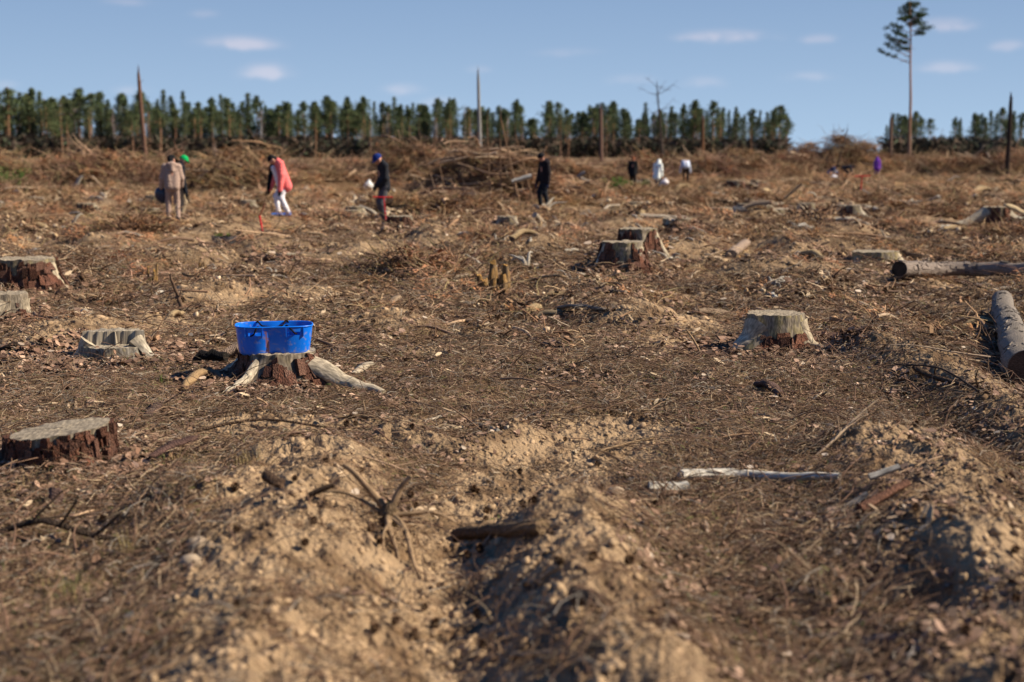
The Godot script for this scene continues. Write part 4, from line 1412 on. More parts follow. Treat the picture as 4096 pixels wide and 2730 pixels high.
	person("person in a purple jacket and purple hood, far off beside the tall pine", Vector2(28.589, -112.000), {
		"h": 1.72, "yaw": 172.0, "lean": 8.0, "nod": 22.0, "lift": -0.1, "jacket": Color(0.16, 0.045, 0.36), "trousers": Color(0.1, 0.03, 0.26), "hood": "up", "loose": 1.2, "coat_low": 0.15, "far": true})
	person("person crouching low in a dark jacket with a pale blue sleeve beside a white sack", Vector2(20.581, -92.000), {
		"h": 1.6, "yaw": 60.0, "lean": 50.0, "nod": 20.0, "hip": 0.42, "hipz": -0.2, "jacket": Color(0.05, 0.06, 0.12), "trousers": Color(0.25, 0.27, 0.4), "hair": black, "far": true,
		"hands": [Vector3(0.2, 0.3, 0.45), Vector3(-0.2, 0.3, 0.45)]})
	person("person in dark clothes bent double, right of the crouching one", Vector2(22.904, -98.000), {
		"h": 1.7, "yaw": 75.0, "lean": 82.0, "nod": 10.0, "hip": 0.82, "hipz": -0.2, "jacket": Color(0.02, 0.024, 0.035), "trousers": Color(0.05, 0.045, 0.045), "hair": black, "far": true,
		"hands": [Vector3(0.2, 0.3, 0.5), Vector3(-0.2, 0.35, 0.5)]})

# ---------- tools and bags ----------
func tools() -> void:
	var red := Color(0.5, 0.012, 0.02)
	# the planting bar that the person in the blue cap holds: a T of red pipe
	var p := on_ground(Vector2(-2.937, -33.903), 0.0)
	var t := thing("planting_bar", "red T handled planting bar held by the person in the blue cap", "planting bar", p)
	var m := MB.new()
	m.tube(PackedVector3Array([Vector3(-0.05, 0.14, 0.1), Vector3(-0.1, 0.78, 0.12)]), taper(2, 0.014, 0.014), 10, red, red)
	part("shaft", m.mesh(), M.paint, t)
	m = MB.new()
	m.tube(PackedVector3Array([Vector3(-0.36, 0.785, 0.16), Vector3(0.12, 0.775, 0.08)]), taper(2, 0.014, 0.014), 10, red, red)
	part("handle", m.mesh(), M.paint, t)
	m = MB.new()
	m.box(Transform3D(Basis.IDENTITY, Vector3(-0.045, 0.06, 0.1)), Vector3(0.09, 0.2, 0.025), Color(0.2, 0.2, 0.2))
	part("blade", m.mesh(), M.steel, t)
	# the one leaning free, wooden grip above a red shaft
	var q := on_ground(Vector2(-5.198, -29.837), 0.0)
	t = thing("planting_spade", "red shafted spade with a wooden grip leaning upright in the soil", "spade", q)
	m = MB.new()
	m.tube(PackedVector3Array([Vector3(-0.02, 0.1, 0.0), Vector3(-0.11, 0.52, -0.12)]), taper(2, 0.022, 0.02), 10, red, red)
	part("shaft", m.mesh(), M.paint, t)
	m = MB.new()
	m.tube(PackedVector3Array([Vector3(-0.11, 0.515, -0.12), Vector3(-0.02, 0.78, -0.3)]), taper(2, 0.02, 0.016), 9, Color(0.2, 0.06, 0.035), Color(0.16, 0.05, 0.03))
	part("grip", m.mesh(), M.wood, t)
	m = MB.new()
	m.box(Transform3D(Basis.from_euler(Vector3(-0.2, 0.2, 0.1)), Vector3(0.0, 0.02, 0.03)), Vector3(0.055, 0.2, 0.014), Color(0.2, 0.2, 0.2))
	part("blade", m.mesh(), M.steel, t)
	q = on_ground(Vector2(16.126, -66.000), 0.0)
	t = thing("planting_bar", "red T shaped planting bar stuck in the ground far off at the right", "planting bar", q)
	m = MB.new()
	m.tube(PackedVector3Array([Vector3(-0.03, -0.05, 0), Vector3(0.04, 0.8, 0)]), taper(2, 0.03, 0.03), 8, red, red)
	part("shaft", m.mesh(), M.paint, t)
	m = MB.new()
	m.tube(PackedVector3Array([Vector3(-0.3, 0.8, 0), Vector3(0.42, 0.83, 0)]), taper(2, 0.028, 0.028), 8, red, red)
	part("handle", m.mesh(), M.paint, t)
	# black tub of seedlings
	var rng := RandomNumberGenerator.new()
	rng.seed = 9
	q = on_ground(Vector2(-5.561, -27.461), 0.1)
	t = thing("seedling_tub", "low black tub of green pine seedlings on the ground", "tub", q)
	m = MB.new()
	for e in [[0.2, 0.0], [0.25, 0.2], [0.235, 0.2], [0.19, 0.02]]:
		for s in 25:
			var an := TAU * s / 24.0
			m.vert(Vector3(cos(an) * e[0], e[1], sin(an) * e[0] * 0.8), Vector3(cos(an), 0.2, sin(an)) * (1.0 if e[0] != 0.235 and e[0] != 0.19 else -1.0), Color(0.014, 0.015, 0.016))
	for k in 3:
		for s in 24: m.quad(k * 25 + s, k * 25 + s + 1, k * 25 + s + 26, k * 25 + s + 25)
	part("body", m.mesh(), M.plastic, t)
	for k in 9:
		m = MB.new()
		var b := Vector3(rng.randf_range(-0.15, 0.1), 0.12, rng.randf_range(-0.12, 0.12))
		for s in 26:
			var a := b + Vector3(0, rng.randf_range(0.0, 0.1), 0)
			var d := Vector3(rng.randf_range(-1, 1), rng.randf_range(0.1, 1.0), rng.randf_range(-1, 1)).normalized() * 0.09
			var w := d.cross(Vector3.UP).normalized() * 0.006
			m.flat([a - w, a + d, a + w], Vector3.UP, Color(0.07, 0.13, 0.02) * rng.randf_range(0.7, 1.5))
		part("seedling", m.mesh(), M.needles, t)
	# sacks
	for e in [["sack", "full white plastic sack standing on the ground left of the person in the blue cap", Vector2(-7.018, -70.000), Vector3(0.24, 0.3, 0.2), Color(0.78, 0.77, 0.72)], ["sack", "small white sack by the feet of the person in the white coat", Vector2(7.699, -72.000), Vector3(0.2, 0.15, 0.16), Color(0.75, 0.7, 0.7)], ["sack", "round white sack in front of the crouching person far off", Vector2(20.270, -90.000), Vector3(0.28, 0.2, 0.22), Color(0.74, 0.78, 0.86)]]:
		m = MB.new()
		m.blob(Vector3(0, e[3].y * 0.9, 0), e[3], 12, 18, e[4], 0.05, rng)
		for k in m.v.size():
			if m.v[k].y > e[3].y * 1.5: m.v[k] *= Vector3(0.8, 1.0, 0.8)
		m.renormal()
		t = thing(e[0], e[1], "sack", on_ground(e[2], -0.03 if e[3].y > 0.2 else 0.15))
		part("body", m.mesh(), M.litter, t)
		m = MB.new()
		m.blob(Vector3(0.02, e[3].y * 1.85, 0), Vector3(0.08, 0.07, 0.07), 6, 9, e[4] * 0.95, 0.18, rng)
		m.renormal()
		part("gathered_neck", m.mesh(), M.litter, t)
	# the dark blue bag that the person in beige holds
	m = MB.new()
	m.blob(Vector3.ZERO, Vector3(0.17, 0.21, 0.12), 10, 16, Color(0.015, 0.024, 0.055), 0.06, rng)
	m.renormal()
	var o := part("carrier_bag", m.mesh(), M.plastic)
	var b0 := on_ground(Vector2(-8.290, -34.852))
	o.position = Vector3(b0.x - 0.3, b0.y + 0.68, b0.z - 0.18)
	o.rotation = Vector3(0.2, 0.0, 0.35)
	tag(o, "dark blue bag hanging at the side of the person in beige", "bag")

# ---------- loose litter ----------
func tilt_at(p: Vector2, turn: float, s: Vector3, lift: float, fine := true) -> Transform3D:
	var h := ground_at(p.x, p.y, fine)
	var e := 0.04 + 0.004 * p.length()
	var nx := ground_at(p.x + e, p.y, fine) - h
	var nz := ground_at(p.x, p.y + e, fine) - h
	var up := Vector3(-nx / e, 1.0, -nz / e).normalized()
	var x := up.cross(Vector3(sin(turn), 0, cos(turn))).normalized()
	return Transform3D(Basis(x, up, x.cross(up)) * Basis.from_scale(s), Vector3(p.x, h + lift, p.y))

# evenly over the picture's width and over the logarithm of the distance, so that near and far ground are covered alike
func spread(rng: RandomNumberGenerator, d0: float, d1: float) -> Vector2:
	var d := exp(lerpf(log(d0), log(d1), rng.randf()))
	var a := deg_to_rad(rng.randf_range(-24.0, 24.0))
	return Vector2(sin(a) * d, -cos(a) * d)

func litter_protos() -> Dictionary:
	var rng := RandomNumberGenerator.new()
	rng.seed = 5
	var out := {"twig": [], "straw": [], "flake": [], "chip": [], "clod": [], "root": [], "cone": []}
	var tones := [Color(0.17, 0.1, 0.062), Color(0.24, 0.16, 0.1), Color(0.12, 0.075, 0.05), Color(0.4, 0.3, 0.19), Color(0.28, 0.24, 0.19), Color(0.15, 0.09, 0.06)]
	for k in 4:
		var m := MB.new()
		for e in 5:      # a few longer ones
			var c: Color = tones[[0, 2, 5, 1][rng.randi() % 4]]
			var a := Vector3(rng.randf_range(-0.2, 0.2), 0.005, rng.randf_range(-0.2, 0.2))
			var an := rng.randf() * TAU
			var L := rng.randf_range(0.25, 0.6)
			if rng.randf() < 0.5: m.tube(sweep(a, a + Vector3(cos(an) * L, 0.02, sin(an) * L), 7, rng.randf_range(0.01, 0.04), rng, 0.05), taper(7, 0.005, 0.0015), 4, c, c, 0.12, rng)
		for e in 26:      # thin twigs within some 40 cm
			var c: Color = tones[rng.randi() % 6]
			var a := Vector3(rng.randf_range(-0.2, 0.2), rng.randf_range(0.0, 0.02), rng.randf_range(-0.2, 0.2))
			var an := rng.randf() * TAU
			var L := rng.randf_range(0.04, 0.2)
			m.tube(sweep(a, a + Vector3(cos(an) * L, rng.randf_range(-0.005, 0.03), sin(an) * L), 4, rng.randf_range(0.0, 0.02), rng, 0.05), taper(4, rng.randf_range(0.0012, 0.0042), 0.0012), 3, c, c, 0.1, rng)
		out.twig.append(m.mesh())
		m = MB.new()
		for e in 110:      # dead grass and pine needles
			var c := Color(0.3, 0.21, 0.115).lerp(Color(0.11, 0.06, 0.036), sqrt(rng.randf())) * rng.randf_range(0.6, 1.3)
			if rng.randf() < 0.06: c = Color(0.13, 0.15, 0.05)
			var a := Vector3(rng.randf_range(-0.2, 0.2), rng.randf_range(0.0, 0.012), rng.randf_range(-0.2, 0.2))
			var an := rng.randf() * TAU
			var L := rng.randf_range(0.02, 0.085)
			var d := Vector3(cos(an), rng.randf_range(-0.05, 0.35), sin(an)) * L
			var w := Vector3(-sin(an), 0.3, cos(an)) * rng.randf_range(0.0009, 0.002)
			var mid := a + d * 0.5 + Vector3(0, L * 0.1, 0)
			m.flat([a - w, mid - w, mid + w, a + w], Vector3.UP, c)
			m.flat([mid - w, a + d, mid + w], Vector3.UP, c)
		out.straw.append(m.mesh())
		m = MB.new()
		for e in 22:      # flakes of pine bark
			var c := Color(0.3, 0.205, 0.145).lerp(Color(0.12, 0.072, 0.048), sqrt(rng.randf())) * rng.randf_range(0.7, 1.6)
			if rng.randf() < 0.12: c = Color(0.45, 0.36, 0.27)
			var a := Vector3(rng.randf_range(-0.16, 0.16), rng.randf_range(0.002, 0.02), rng.randf_range(-0.16, 0.16))
			var b := Basis.from_euler(Vector3(rng.randf_range(-0.5, 0.5), rng.randf() * TAU, rng.randf_range(-0.5, 0.5)))
			var s := lerpf(0.006, 0.034, pow(rng.randf(), 1.8))
			var top := []
			var bot := []
			for q in 6:
				var an := TAU * q / 6.0
				var rr := s * rng.randf_range(0.6, 1.15)
				top.append(a + b * Vector3(cos(an) * rr * 1.5, 0.003, sin(an) * rr))
				bot.append(a + b * Vector3(cos(an) * rr * 1.4, -0.004, sin(an) * rr * 0.9))
			m.flat(top, b.y, c)
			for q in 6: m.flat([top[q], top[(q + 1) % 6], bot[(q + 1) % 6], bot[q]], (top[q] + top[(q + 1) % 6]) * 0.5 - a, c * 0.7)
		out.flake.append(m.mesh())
		m = MB.new()
		for e in 7:      # pale chips and splinters of wood
			var c := Color(0.5, 0.38, 0.25).lerp(Color(0.24, 0.17, 0.11), rng.randf())
			var a := Vector3(rng.randf_range(-0.22, 0.22), rng.randf_range(0.002, 0.02), rng.randf_range(-0.22, 0.22))
			var b := Basis.from_euler(Vector3(rng.randf_range(-0.25, 0.25), rng.randf() * TAU, rng.randf_range(-0.4, 0.4)))
			var L := rng.randf_range(0.02, 0.075)
			var w := L * rng.randf_range(0.1, 0.26)
			var q := [a + b * Vector3(-L, 0, 0), a + b * Vector3(-L * 0.4, 0.004, w), a + b * Vector3(L * 0.7, 0.004, w * 0.8), a + b * Vector3(L, 0, 0), a + b * Vector3(L * 0.4, 0.003, -w), a + b * Vector3(-L * 0.6, 0.003, -w * 0.9)]
			m.flat(q, b.y, c)
			for s in 6: m.flat([q[s], q[(s + 1) % 6], (q[(s + 1) % 6] as Vector3) - b.y * 0.007, (q[s] as Vector3) - b.y * 0.007], ((q[s] + q[(s + 1) % 6]) * 0.5 as Vector3) - a, c * 0.75)
		out.chip.append(m.mesh())
		m = MB.new()
		for e in 1:
			m.blob(Vector3.ZERO, Vector3(rng.randf_range(0.8, 1.2), rng.randf_range(0.6, 0.9), rng.randf_range(0.8, 1.2)), 5, 7, Color.WHITE, 0.34, rng)
		m.renormal()
		out.clod.append(m.mesh())
		m = MB.new()
		for e in 14:      # wiry root fibres that arch out of the soil
			var c := Color(0.3, 0.2, 0.12).lerp(Color(0.15, 0.09, 0.06), rng.randf())
			var a := Vector3(rng.randf_range(-0.2, 0.2), -0.01, rng.randf_range(-0.2, 0.2))
			var an := rng.randf() * TAU
			var L := rng.randf_range(0.1, 0.34)
			m.tube(sweep(a, a + Vector3(cos(an) * L, rng.randf_range(-0.02, 0.06), sin(an) * L), 9, rng.randf_range(0.01, 0.07), rng, 0.1), taper(9, rng.randf_range(0.0015, 0.004), 0.001), 3, c, c, 0.1, rng)
		out.root.append(m.mesh())
	var cm := MB.new()
	for ring in 6:
		for s in 8:
			var an := TAU * (s + ring * 0.5) / 8.0
			var rr := 0.017 * sin(PI * (ring + 0.8) / 7.0)
			var d := Vector3(cos(an), 0.0, sin(an))
			var a := d * rr + Vector3(0, ring * 0.007, 0)
			cm.flat([a - d.cross(Vector3.UP) * 0.007, a + d * 0.008 + Vector3(0, 0.006, 0), a + d.cross(Vector3.UP) * 0.007, a - d * 0.006 + Vector3(0, 0.008, 0)], d + Vector3.UP * 0.4, Color(0.13, 0.075, 0.045))
	out.cone.append(cm.mesh())
	return out

func scatter_litter() -> void:
	var rng := RandomNumberGenerator.new()
	rng.seed = 99
	var L := litter_protos()
	# kind, object name, label, copies, near, far, smallest and largest size, growth with distance, lift
	var jobs := [
		["twig", "twig_litter", "thin dead twigs strewn over the brown ground", 7000, 4.0, 34.0, 0.6, 1.2, 0.002],
		["straw", "dry_grass", "dead grass and pine needles matted over the litter", 6000, 4.0, 24.0, 0.7, 1.2, 0.0],
		["flake", "bark_litter", "flakes of red brown pine bark strewn over the ground", 12000, 4.0, 40.0, 0.45, 1.1, 0.003],
		["chip", "wood_chips", "pale chips and splinters of wood lying on the litter", 1300, 6.5, 60.0, 0.4, 1.2, 0.004],
		["clod", "soil_clods", "crumbly clods of sandy soil on the ploughed banks", 22000, 4.0, 45.0, 0.004, 0.034, -0.003],
		["root", "root_fibres", "wiry root fibres sticking out of the broken ground", 650, 4.0, 26.0, 0.5, 1.1, -0.004],
		["cone", "pine_cones", "fallen pine cones lying in the litter", 260, 5.0, 20.0, 0.9, 1.4, 0.012]]
	for j in jobs:
		var protos: Array = L[j[0]]
		for v in protos.size():
			var pl := []
			var tn := []
			var want: int = j[3] / protos.size()
			var tries := 0
			while pl.size() < want and tries < want * 4:
				tries += 1
				var p := spread(rng, j[4], j[5])
				var d := p.length()
				ground_at(p.x, p.y, false)
				var s_ := sand
				var b_ := red
				var keep := 1.0
				match j[0]:
					"twig": keep = 1.0 - minf(1.0, s_ * 1.3) * 0.97
					"straw": keep = (1.0 - minf(1.0, s_ * 1.4)) * (1.0 - b_ * 0.75)
					"flake": keep = 0.24 * (1.0 - s_) + b_
					"chip": keep = 1.0 - s_ * 0.9
					"clod": keep = 0.1 + s_ * (0.35 + 0.65 * smoothstep(-0.2, 0.3, n_tone.get_noise_2d(p.x * 1.5 + 40.0, p.y * 1.5)))
					"root": keep = 0.35 + s_ * 0.3
				if rng.randf() > keep: continue
				var grow := clampf(d / 14.0, 0.8, 1.5)
				var tint := rng.randf_range(0.65, 1.3)
				var c := Color(tint, tint, tint)
				var sz := Vector3.ONE
				if j[0] == "clod":
					var q := lerpf(j[6], j[7], pow(rng.randf(), 3.2)) * clampf(d / 11.0, 0.8, 2.0)
					sz = Vector3(q, q * 0.8, q)
					c = soil_tone(p.x, p.y) * rng.randf_range(0.8, 1.15)
				else:
					var q := rng.randf_range(j[6], j[7]) * grow
					sz = Vector3(q, q, q)
				pl.append(tilt_at(p, rng.randf() * TAU, sz, j[8] * grow))
				tn.append(c)
			tag(many(j[1], protos[v], M.clod if j[0] == "clod" else M.litter, pl, tn), j[2])
	# red bark thrown down round the stumps
	for v in 4:
		var pl := []
		var tn := []
		for q in mounds:
			var near := sqrt(q.x * q.x + q.y * q.y)
			if near > 40.0: continue
			for k in int(50 * (1.0 if near < 18.0 else 0.4)):
				var an := rng.randf() * TAU
				var rr := q.z * sqrt(rng.randf())
				var p := Vector2(q.x + sin(an) * rr, q.y + cos(an) * rr)
				var s := rng.randf_range(0.6, 1.3) * clampf(near / 13.0, 0.8, 2.0)
				pl.append(tilt_at(p, rng.randf() * TAU, Vector3.ONE * s, 0.004))
				var w := rng.randf_range(0.6, 1.3)
				tn.append(Color(w, w * 0.95, w * 0.92))
		tag(many("bark_litter", L.flake[v], M.litter, pl, tn), "red brown bark crumbs heaped round the foot of the stumps")
	# brushwood on the far ground
	for v in twig_protos.size():
		var pl := []
		var tn := []
		for k in 1250:
			var p := spread(rng, 15.0, 150.0)
			var d := p.length()
			ground_at(p.x, p.y, false)
			if rng.randf() < sand * 0.8 or rng.randf() > clampf((d - 10.0) / 45.0, 0.06, 1.0): continue
			var s := rng.randf_range(0.35, 0.9) * clampf(d / 45.0, 0.7, 1.8)
			pl.append(tilt_at(p, rng.randf() * TAU, Vector3(s * 1.5, s * rng.randf_range(0.35, 0.9), s * 1.5), 0.02 * s, false))
			var w := rng.randf_range(0.7, 1.7)
			tn.append(Color(w, w * rng.randf_range(0.92, 1.02), w * rng.randf_range(0.85, 1.0)))
		tag(many("brushwood", twig_protos[v], M.litter, pl, tn), "low brown brushwood covering the far ground of the clearing")
	# churned debris further back: crumbs of soil, bark, chips and broken sticks
	var crumbs := [Color(0.12, 0.072, 0.042), Color(0.2, 0.125, 0.072), Color(0.09, 0.055, 0.035), Color(0.36, 0.25, 0.145), Color(0.28, 0.17, 0.1), Color(0.16, 0.09, 0.055), Color(0.5, 0.38, 0.25)]
	for v in 5:
		var m := MB.new()
		for e in 46:
			var c: Color = crumbs[rng.randi() % 7] * rng.randf_range(0.75, 1.25)
			var a := Vector3(rng.randf_range(-0.6, 0.6), rng.randf_range(0.0, 0.05), rng.randf_range(-0.6, 0.6))
			var d := Vector3(rng.randf_range(-1, 1), rng.randf_range(-0.1, 0.4), rng.randf_range(-1, 1)).normalized()
			if e % 2 == 0:
				var len_ := rng.randf_range(0.05, 0.32)
				m.tube(sweep(a, a + d * len_, 4, rng.randf_range(0.0, 0.04), rng, 0.06), taper(4, rng.randf_range(0.005, 0.017), 0.004), 4, c, c, 0.15, rng)
			elif e % 4 == 1:
				var w := d.cross(Vector3.UP).normalized() * rng.randf_range(0.012, 0.04)
				var l := d * rng.randf_range(0.03, 0.11)
				m.flat([a - l - w * 0.6, a - l * 0.3 - w + Vector3(0, 0.01, 0), a + l - w * 0.5, a + l * 0.8 + w, a - l * 0.7 + w], Vector3.UP, c)
				m.flat([a - l - w * 0.6, a + l - w * 0.5, a + l * 0.6 - w * 0.3 - Vector3(0, 0.04, 0), a - l * 0.8 - Vector3(0, 0.04, 0)], -w, c * 0.8)
			else:
				m.blob(a, Vector3(1, 0.7, 1) * rng.randf_range(0.015, 0.055), 4, 6, c * 0.9, 0.35, rng, Basis.from_euler(Vector3(rng.randf(), rng.randf() * 6.0, 0)))
		var pl := []
		var tn := []
		for k in 3600:
			var p := spread(rng, 13.5, 110.0)
			var d := p.length()
			ground_at(p.x, p.y, false)
			if rng.randf() > clampf((d - 13.0) / 16.0, 0.0, 0.85) * pow(1.0 - minf(1.0, sand * 1.25), 1.5) * smoothstep(-0.35, 0.35, n_tone.get_noise_2d(p.x * 0.4, p.y * 0.4)): continue
			var s := rng.randf_range(0.55, 1.15) * clampf(d / 32.0, 0.75, 1.7)
			pl.append(tilt_at(p, rng.randf() * TAU, Vector3.ONE * s, -0.005, d < 40.0))
			var w := rng.randf_range(0.65, 1.35)
			tn.append(Color(w, w, w))
		tag(many("debris", m.mesh(), M.litter, pl, tn), "churned soil crumbs, bark and broken sticks covering the far ground")
	# broken soil lumps further back
	for v in 4:
		var pl := []
		var tn := []
		for k in 2000:
			var p := spread(rng, 14.0, 130.0)
			ground_at(p.x, p.y, false)
			var q := lerpf(0.02, 0.11, pow(rng.randf(), 2.5)) * clampf(p.length() / 40.0, 0.8, 1.8)
			if rng.randf() > 0.5 + sand: continue
			var c := soil_tone(p.x, p.y) * rng.randf_range(0.8, 1.2)
			pl.append(tilt_at(p, rng.randf() * TAU, Vector3(q, q * 0.6, q), 0.0, false))
			tn.append(c)
		tag(many("soil_clods", L.clod[v], M.clod, pl, tn), "lumps of broken soil on the far ground of the clearing")

# tufts of grass
func shrub(label: String, p: Vector2, rx: float, h: float, col: Color) -> void:
	var rng := RandomNumberGenerator.new()
	rng.seed = hash(label)
	var t := thing("shrub", label, "shrub", on_ground(p, -0.05))
	var st := MB.new()
	var cr := MB.new()
	for k in 16:
		var e := Vector3(rng.randfn() * rx * 0.5, h * rng.randf_range(0.4, 1.0), rng.randfn() * rx * 0.4)
		st.tube(sweep(Vector3.ZERO, e, 5, 0.05, rng, 0.05), taper(5, 0.02, 0.006), 4, Color(0.15, 0.1, 0.06), Color(0.12, 0.1, 0.05))
		for s in 3: needle_clump(cr, e * (0.5 + 0.25 * s), Vector3(rx * 0.3, h * 0.16, rx * 0.3), 26, 0.12, col, rng)
	part("stems", st.mesh(), M.litter, t)
	part("foliage", cr.mesh(), M.needles, t)

func tuft(label: String, p: Vector2, n: int, hgt: float, w: float, col: Color, called := "grass_tuft") -> void:
	var rng := RandomNumberGenerator.new()
	rng.seed = hash(label)
	var m := MB.new()
	for k in n:
		var a := Vector3(rng.randfn() * w * 0.4, 0, rng.randfn() * w * 0.4)
		var out := Vector3(rng.randfn(), 0, rng.randfn()).normalized() * rng.randf_range(0.1, 0.6)
		var L := hgt * rng.randf_range(0.4, 1.15)
		var c := col * rng.randf_range(0.6, 1.4)
		if rng.randf() < 0.3: c = Color(0.3, 0.23, 0.11) * rng.randf_range(0.7, 1.2)
		var sd := out.cross(Vector3.UP).normalized() * 0.0028
		var q0 := a
		for s in 3:
			var f := (s + 1) / 3.0
			var q1 := a + Vector3.UP * L * (f - 0.25 * f * f) + out * L * f * f
			if s < 2: m.flat([q0 - sd * (1.0 - s * 0.3), q1 - sd * (0.7 - s * 0.3), q1 + sd * (0.7 - s * 0.3), q0 + sd * (1.0 - s * 0.3)], out + Vector3.UP, c)
			else: m.flat([q0 - sd * 0.4, q1, q0 + sd * 0.4], out + Vector3.UP, c)
			q0 = q1
	var o := part(called, m.mesh(), M.needles)
	o.position = on_ground(p, -0.005)
	tag(o, label, "grass tuft", "", "stuff" if w > 0.25 else "")

# ---------- sky ----------
func cloud_cover() -> ImageTexture:
	var W := 4096
	var Hh := 2048
	var im := Image.create(W, Hh, false, Image.FORMAT_RGBA8)
	im.fill(Color(0, 0, 0, 0))
	var rng := RandomNumberGenerator.new()
	rng.seed = 8
	var nz := FastNoiseLite.new()
	nz.frequency = 0.05
	nz.fractal_octaves = 4
	# bearing, height above the horizon (degrees), half width, half height, strength
	var cl := [
		[-10.690, 4.150, 1.75, 0.36, 0.8], [-9.648, 3.066, 1.15, 0.42, 0.75], [-11.950, 5.229, 0.75, 0.22, 0.35], [-4.338, 2.424, 0.95, 0.3, 0.5], [-14.811, 2.285, 0.9, 0.25, 0.4], [8.257, 4.462, 2.1, 0.3, 0.75], [12.008, 4.328, 0.9, 0.22, 0.4],
		[16.589, 4.723, 1.3, 0.34, 0.75], [16.728, 3.189, 1.2, 0.28, 0.5], [11.635, 2.880, 1.1, 0.25, 0.35], [18.958, 3.947, 0.8, 0.25, 0.45], [2.298, 3.884, 1.6, 0.22, 0.2], [-14.856, 5.649, 1.2, 0.2, 0.3], [-2.878, 1.969, 0.9, 0.25, 0.3], [7.614, 2.713, 1.0, 0.3, 0.28], [4.712, 2.812, 1.2, 0.3, 0.22], [-1.319, 3.244, 0.6, 0.2, 0.2], [-19.375, 2.502, 0.6, 0.2, 0.25]]
	for k in 150:
		var az := rng.randf_range(-180.0, 180.0)
		if absf(az) < 23.0: continue
		var el := rng.randf_range(0.5, 9.0) + pow(rng.randf(), 4.0) * 25.0
		var s := 0.8 + el / 9.0
		cl.append([az, el, rng.randf_range(0.8, 2.2) * s, rng.randf_range(0.2, 0.45) * s, rng.randf_range(0.2, 0.8)])
	for e in cl:
		var x0 := int((e[0] - e[2] * 1.6) / 360.0 * W) - 1
		var x1 := int((e[0] + e[2] * 1.6) / 360.0 * W) + 1
		var y0 := int((90.0 - e[1] - e[3] * 2.5) / 180.0 * Hh)
		var y1 := int((90.0 - e[1] + e[3] * 2.5) / 180.0 * Hh) + 1
		for y in range(maxi(0, y0), mini(Hh, y1 + 1)):
			for x in range(x0, x1 + 1):
				var dx: float = ((x + 0.5) / W * 360.0 - e[0]) / e[2]
				var dy: float = (90.0 - (y + 0.5) / Hh * 180.0 - e[1]) / e[3]
				var n := nz.get_noise_2d(x * 1.0 + e[0] * 5.0, y * 2.2)
				dy = dy * (1.0 if dy > 0.0 else 1.7) + n * 0.5
				var a: float = exp(-dx * dx * 1.6 - dy * dy * 1.2) * (0.85 + 0.6 * n)
				a = smoothstep(0.02, 1.0, a * 1.1 + n * 0.4 * a) * e[4]
				var xx := posmod(x, W)
				var old := im.get_pixel(xx, y)
				if a > old.a: im.set_pixel(xx, y, Color(1.0, 0.8, 0.62, a))
	return ImageTexture.create_from_image(im)

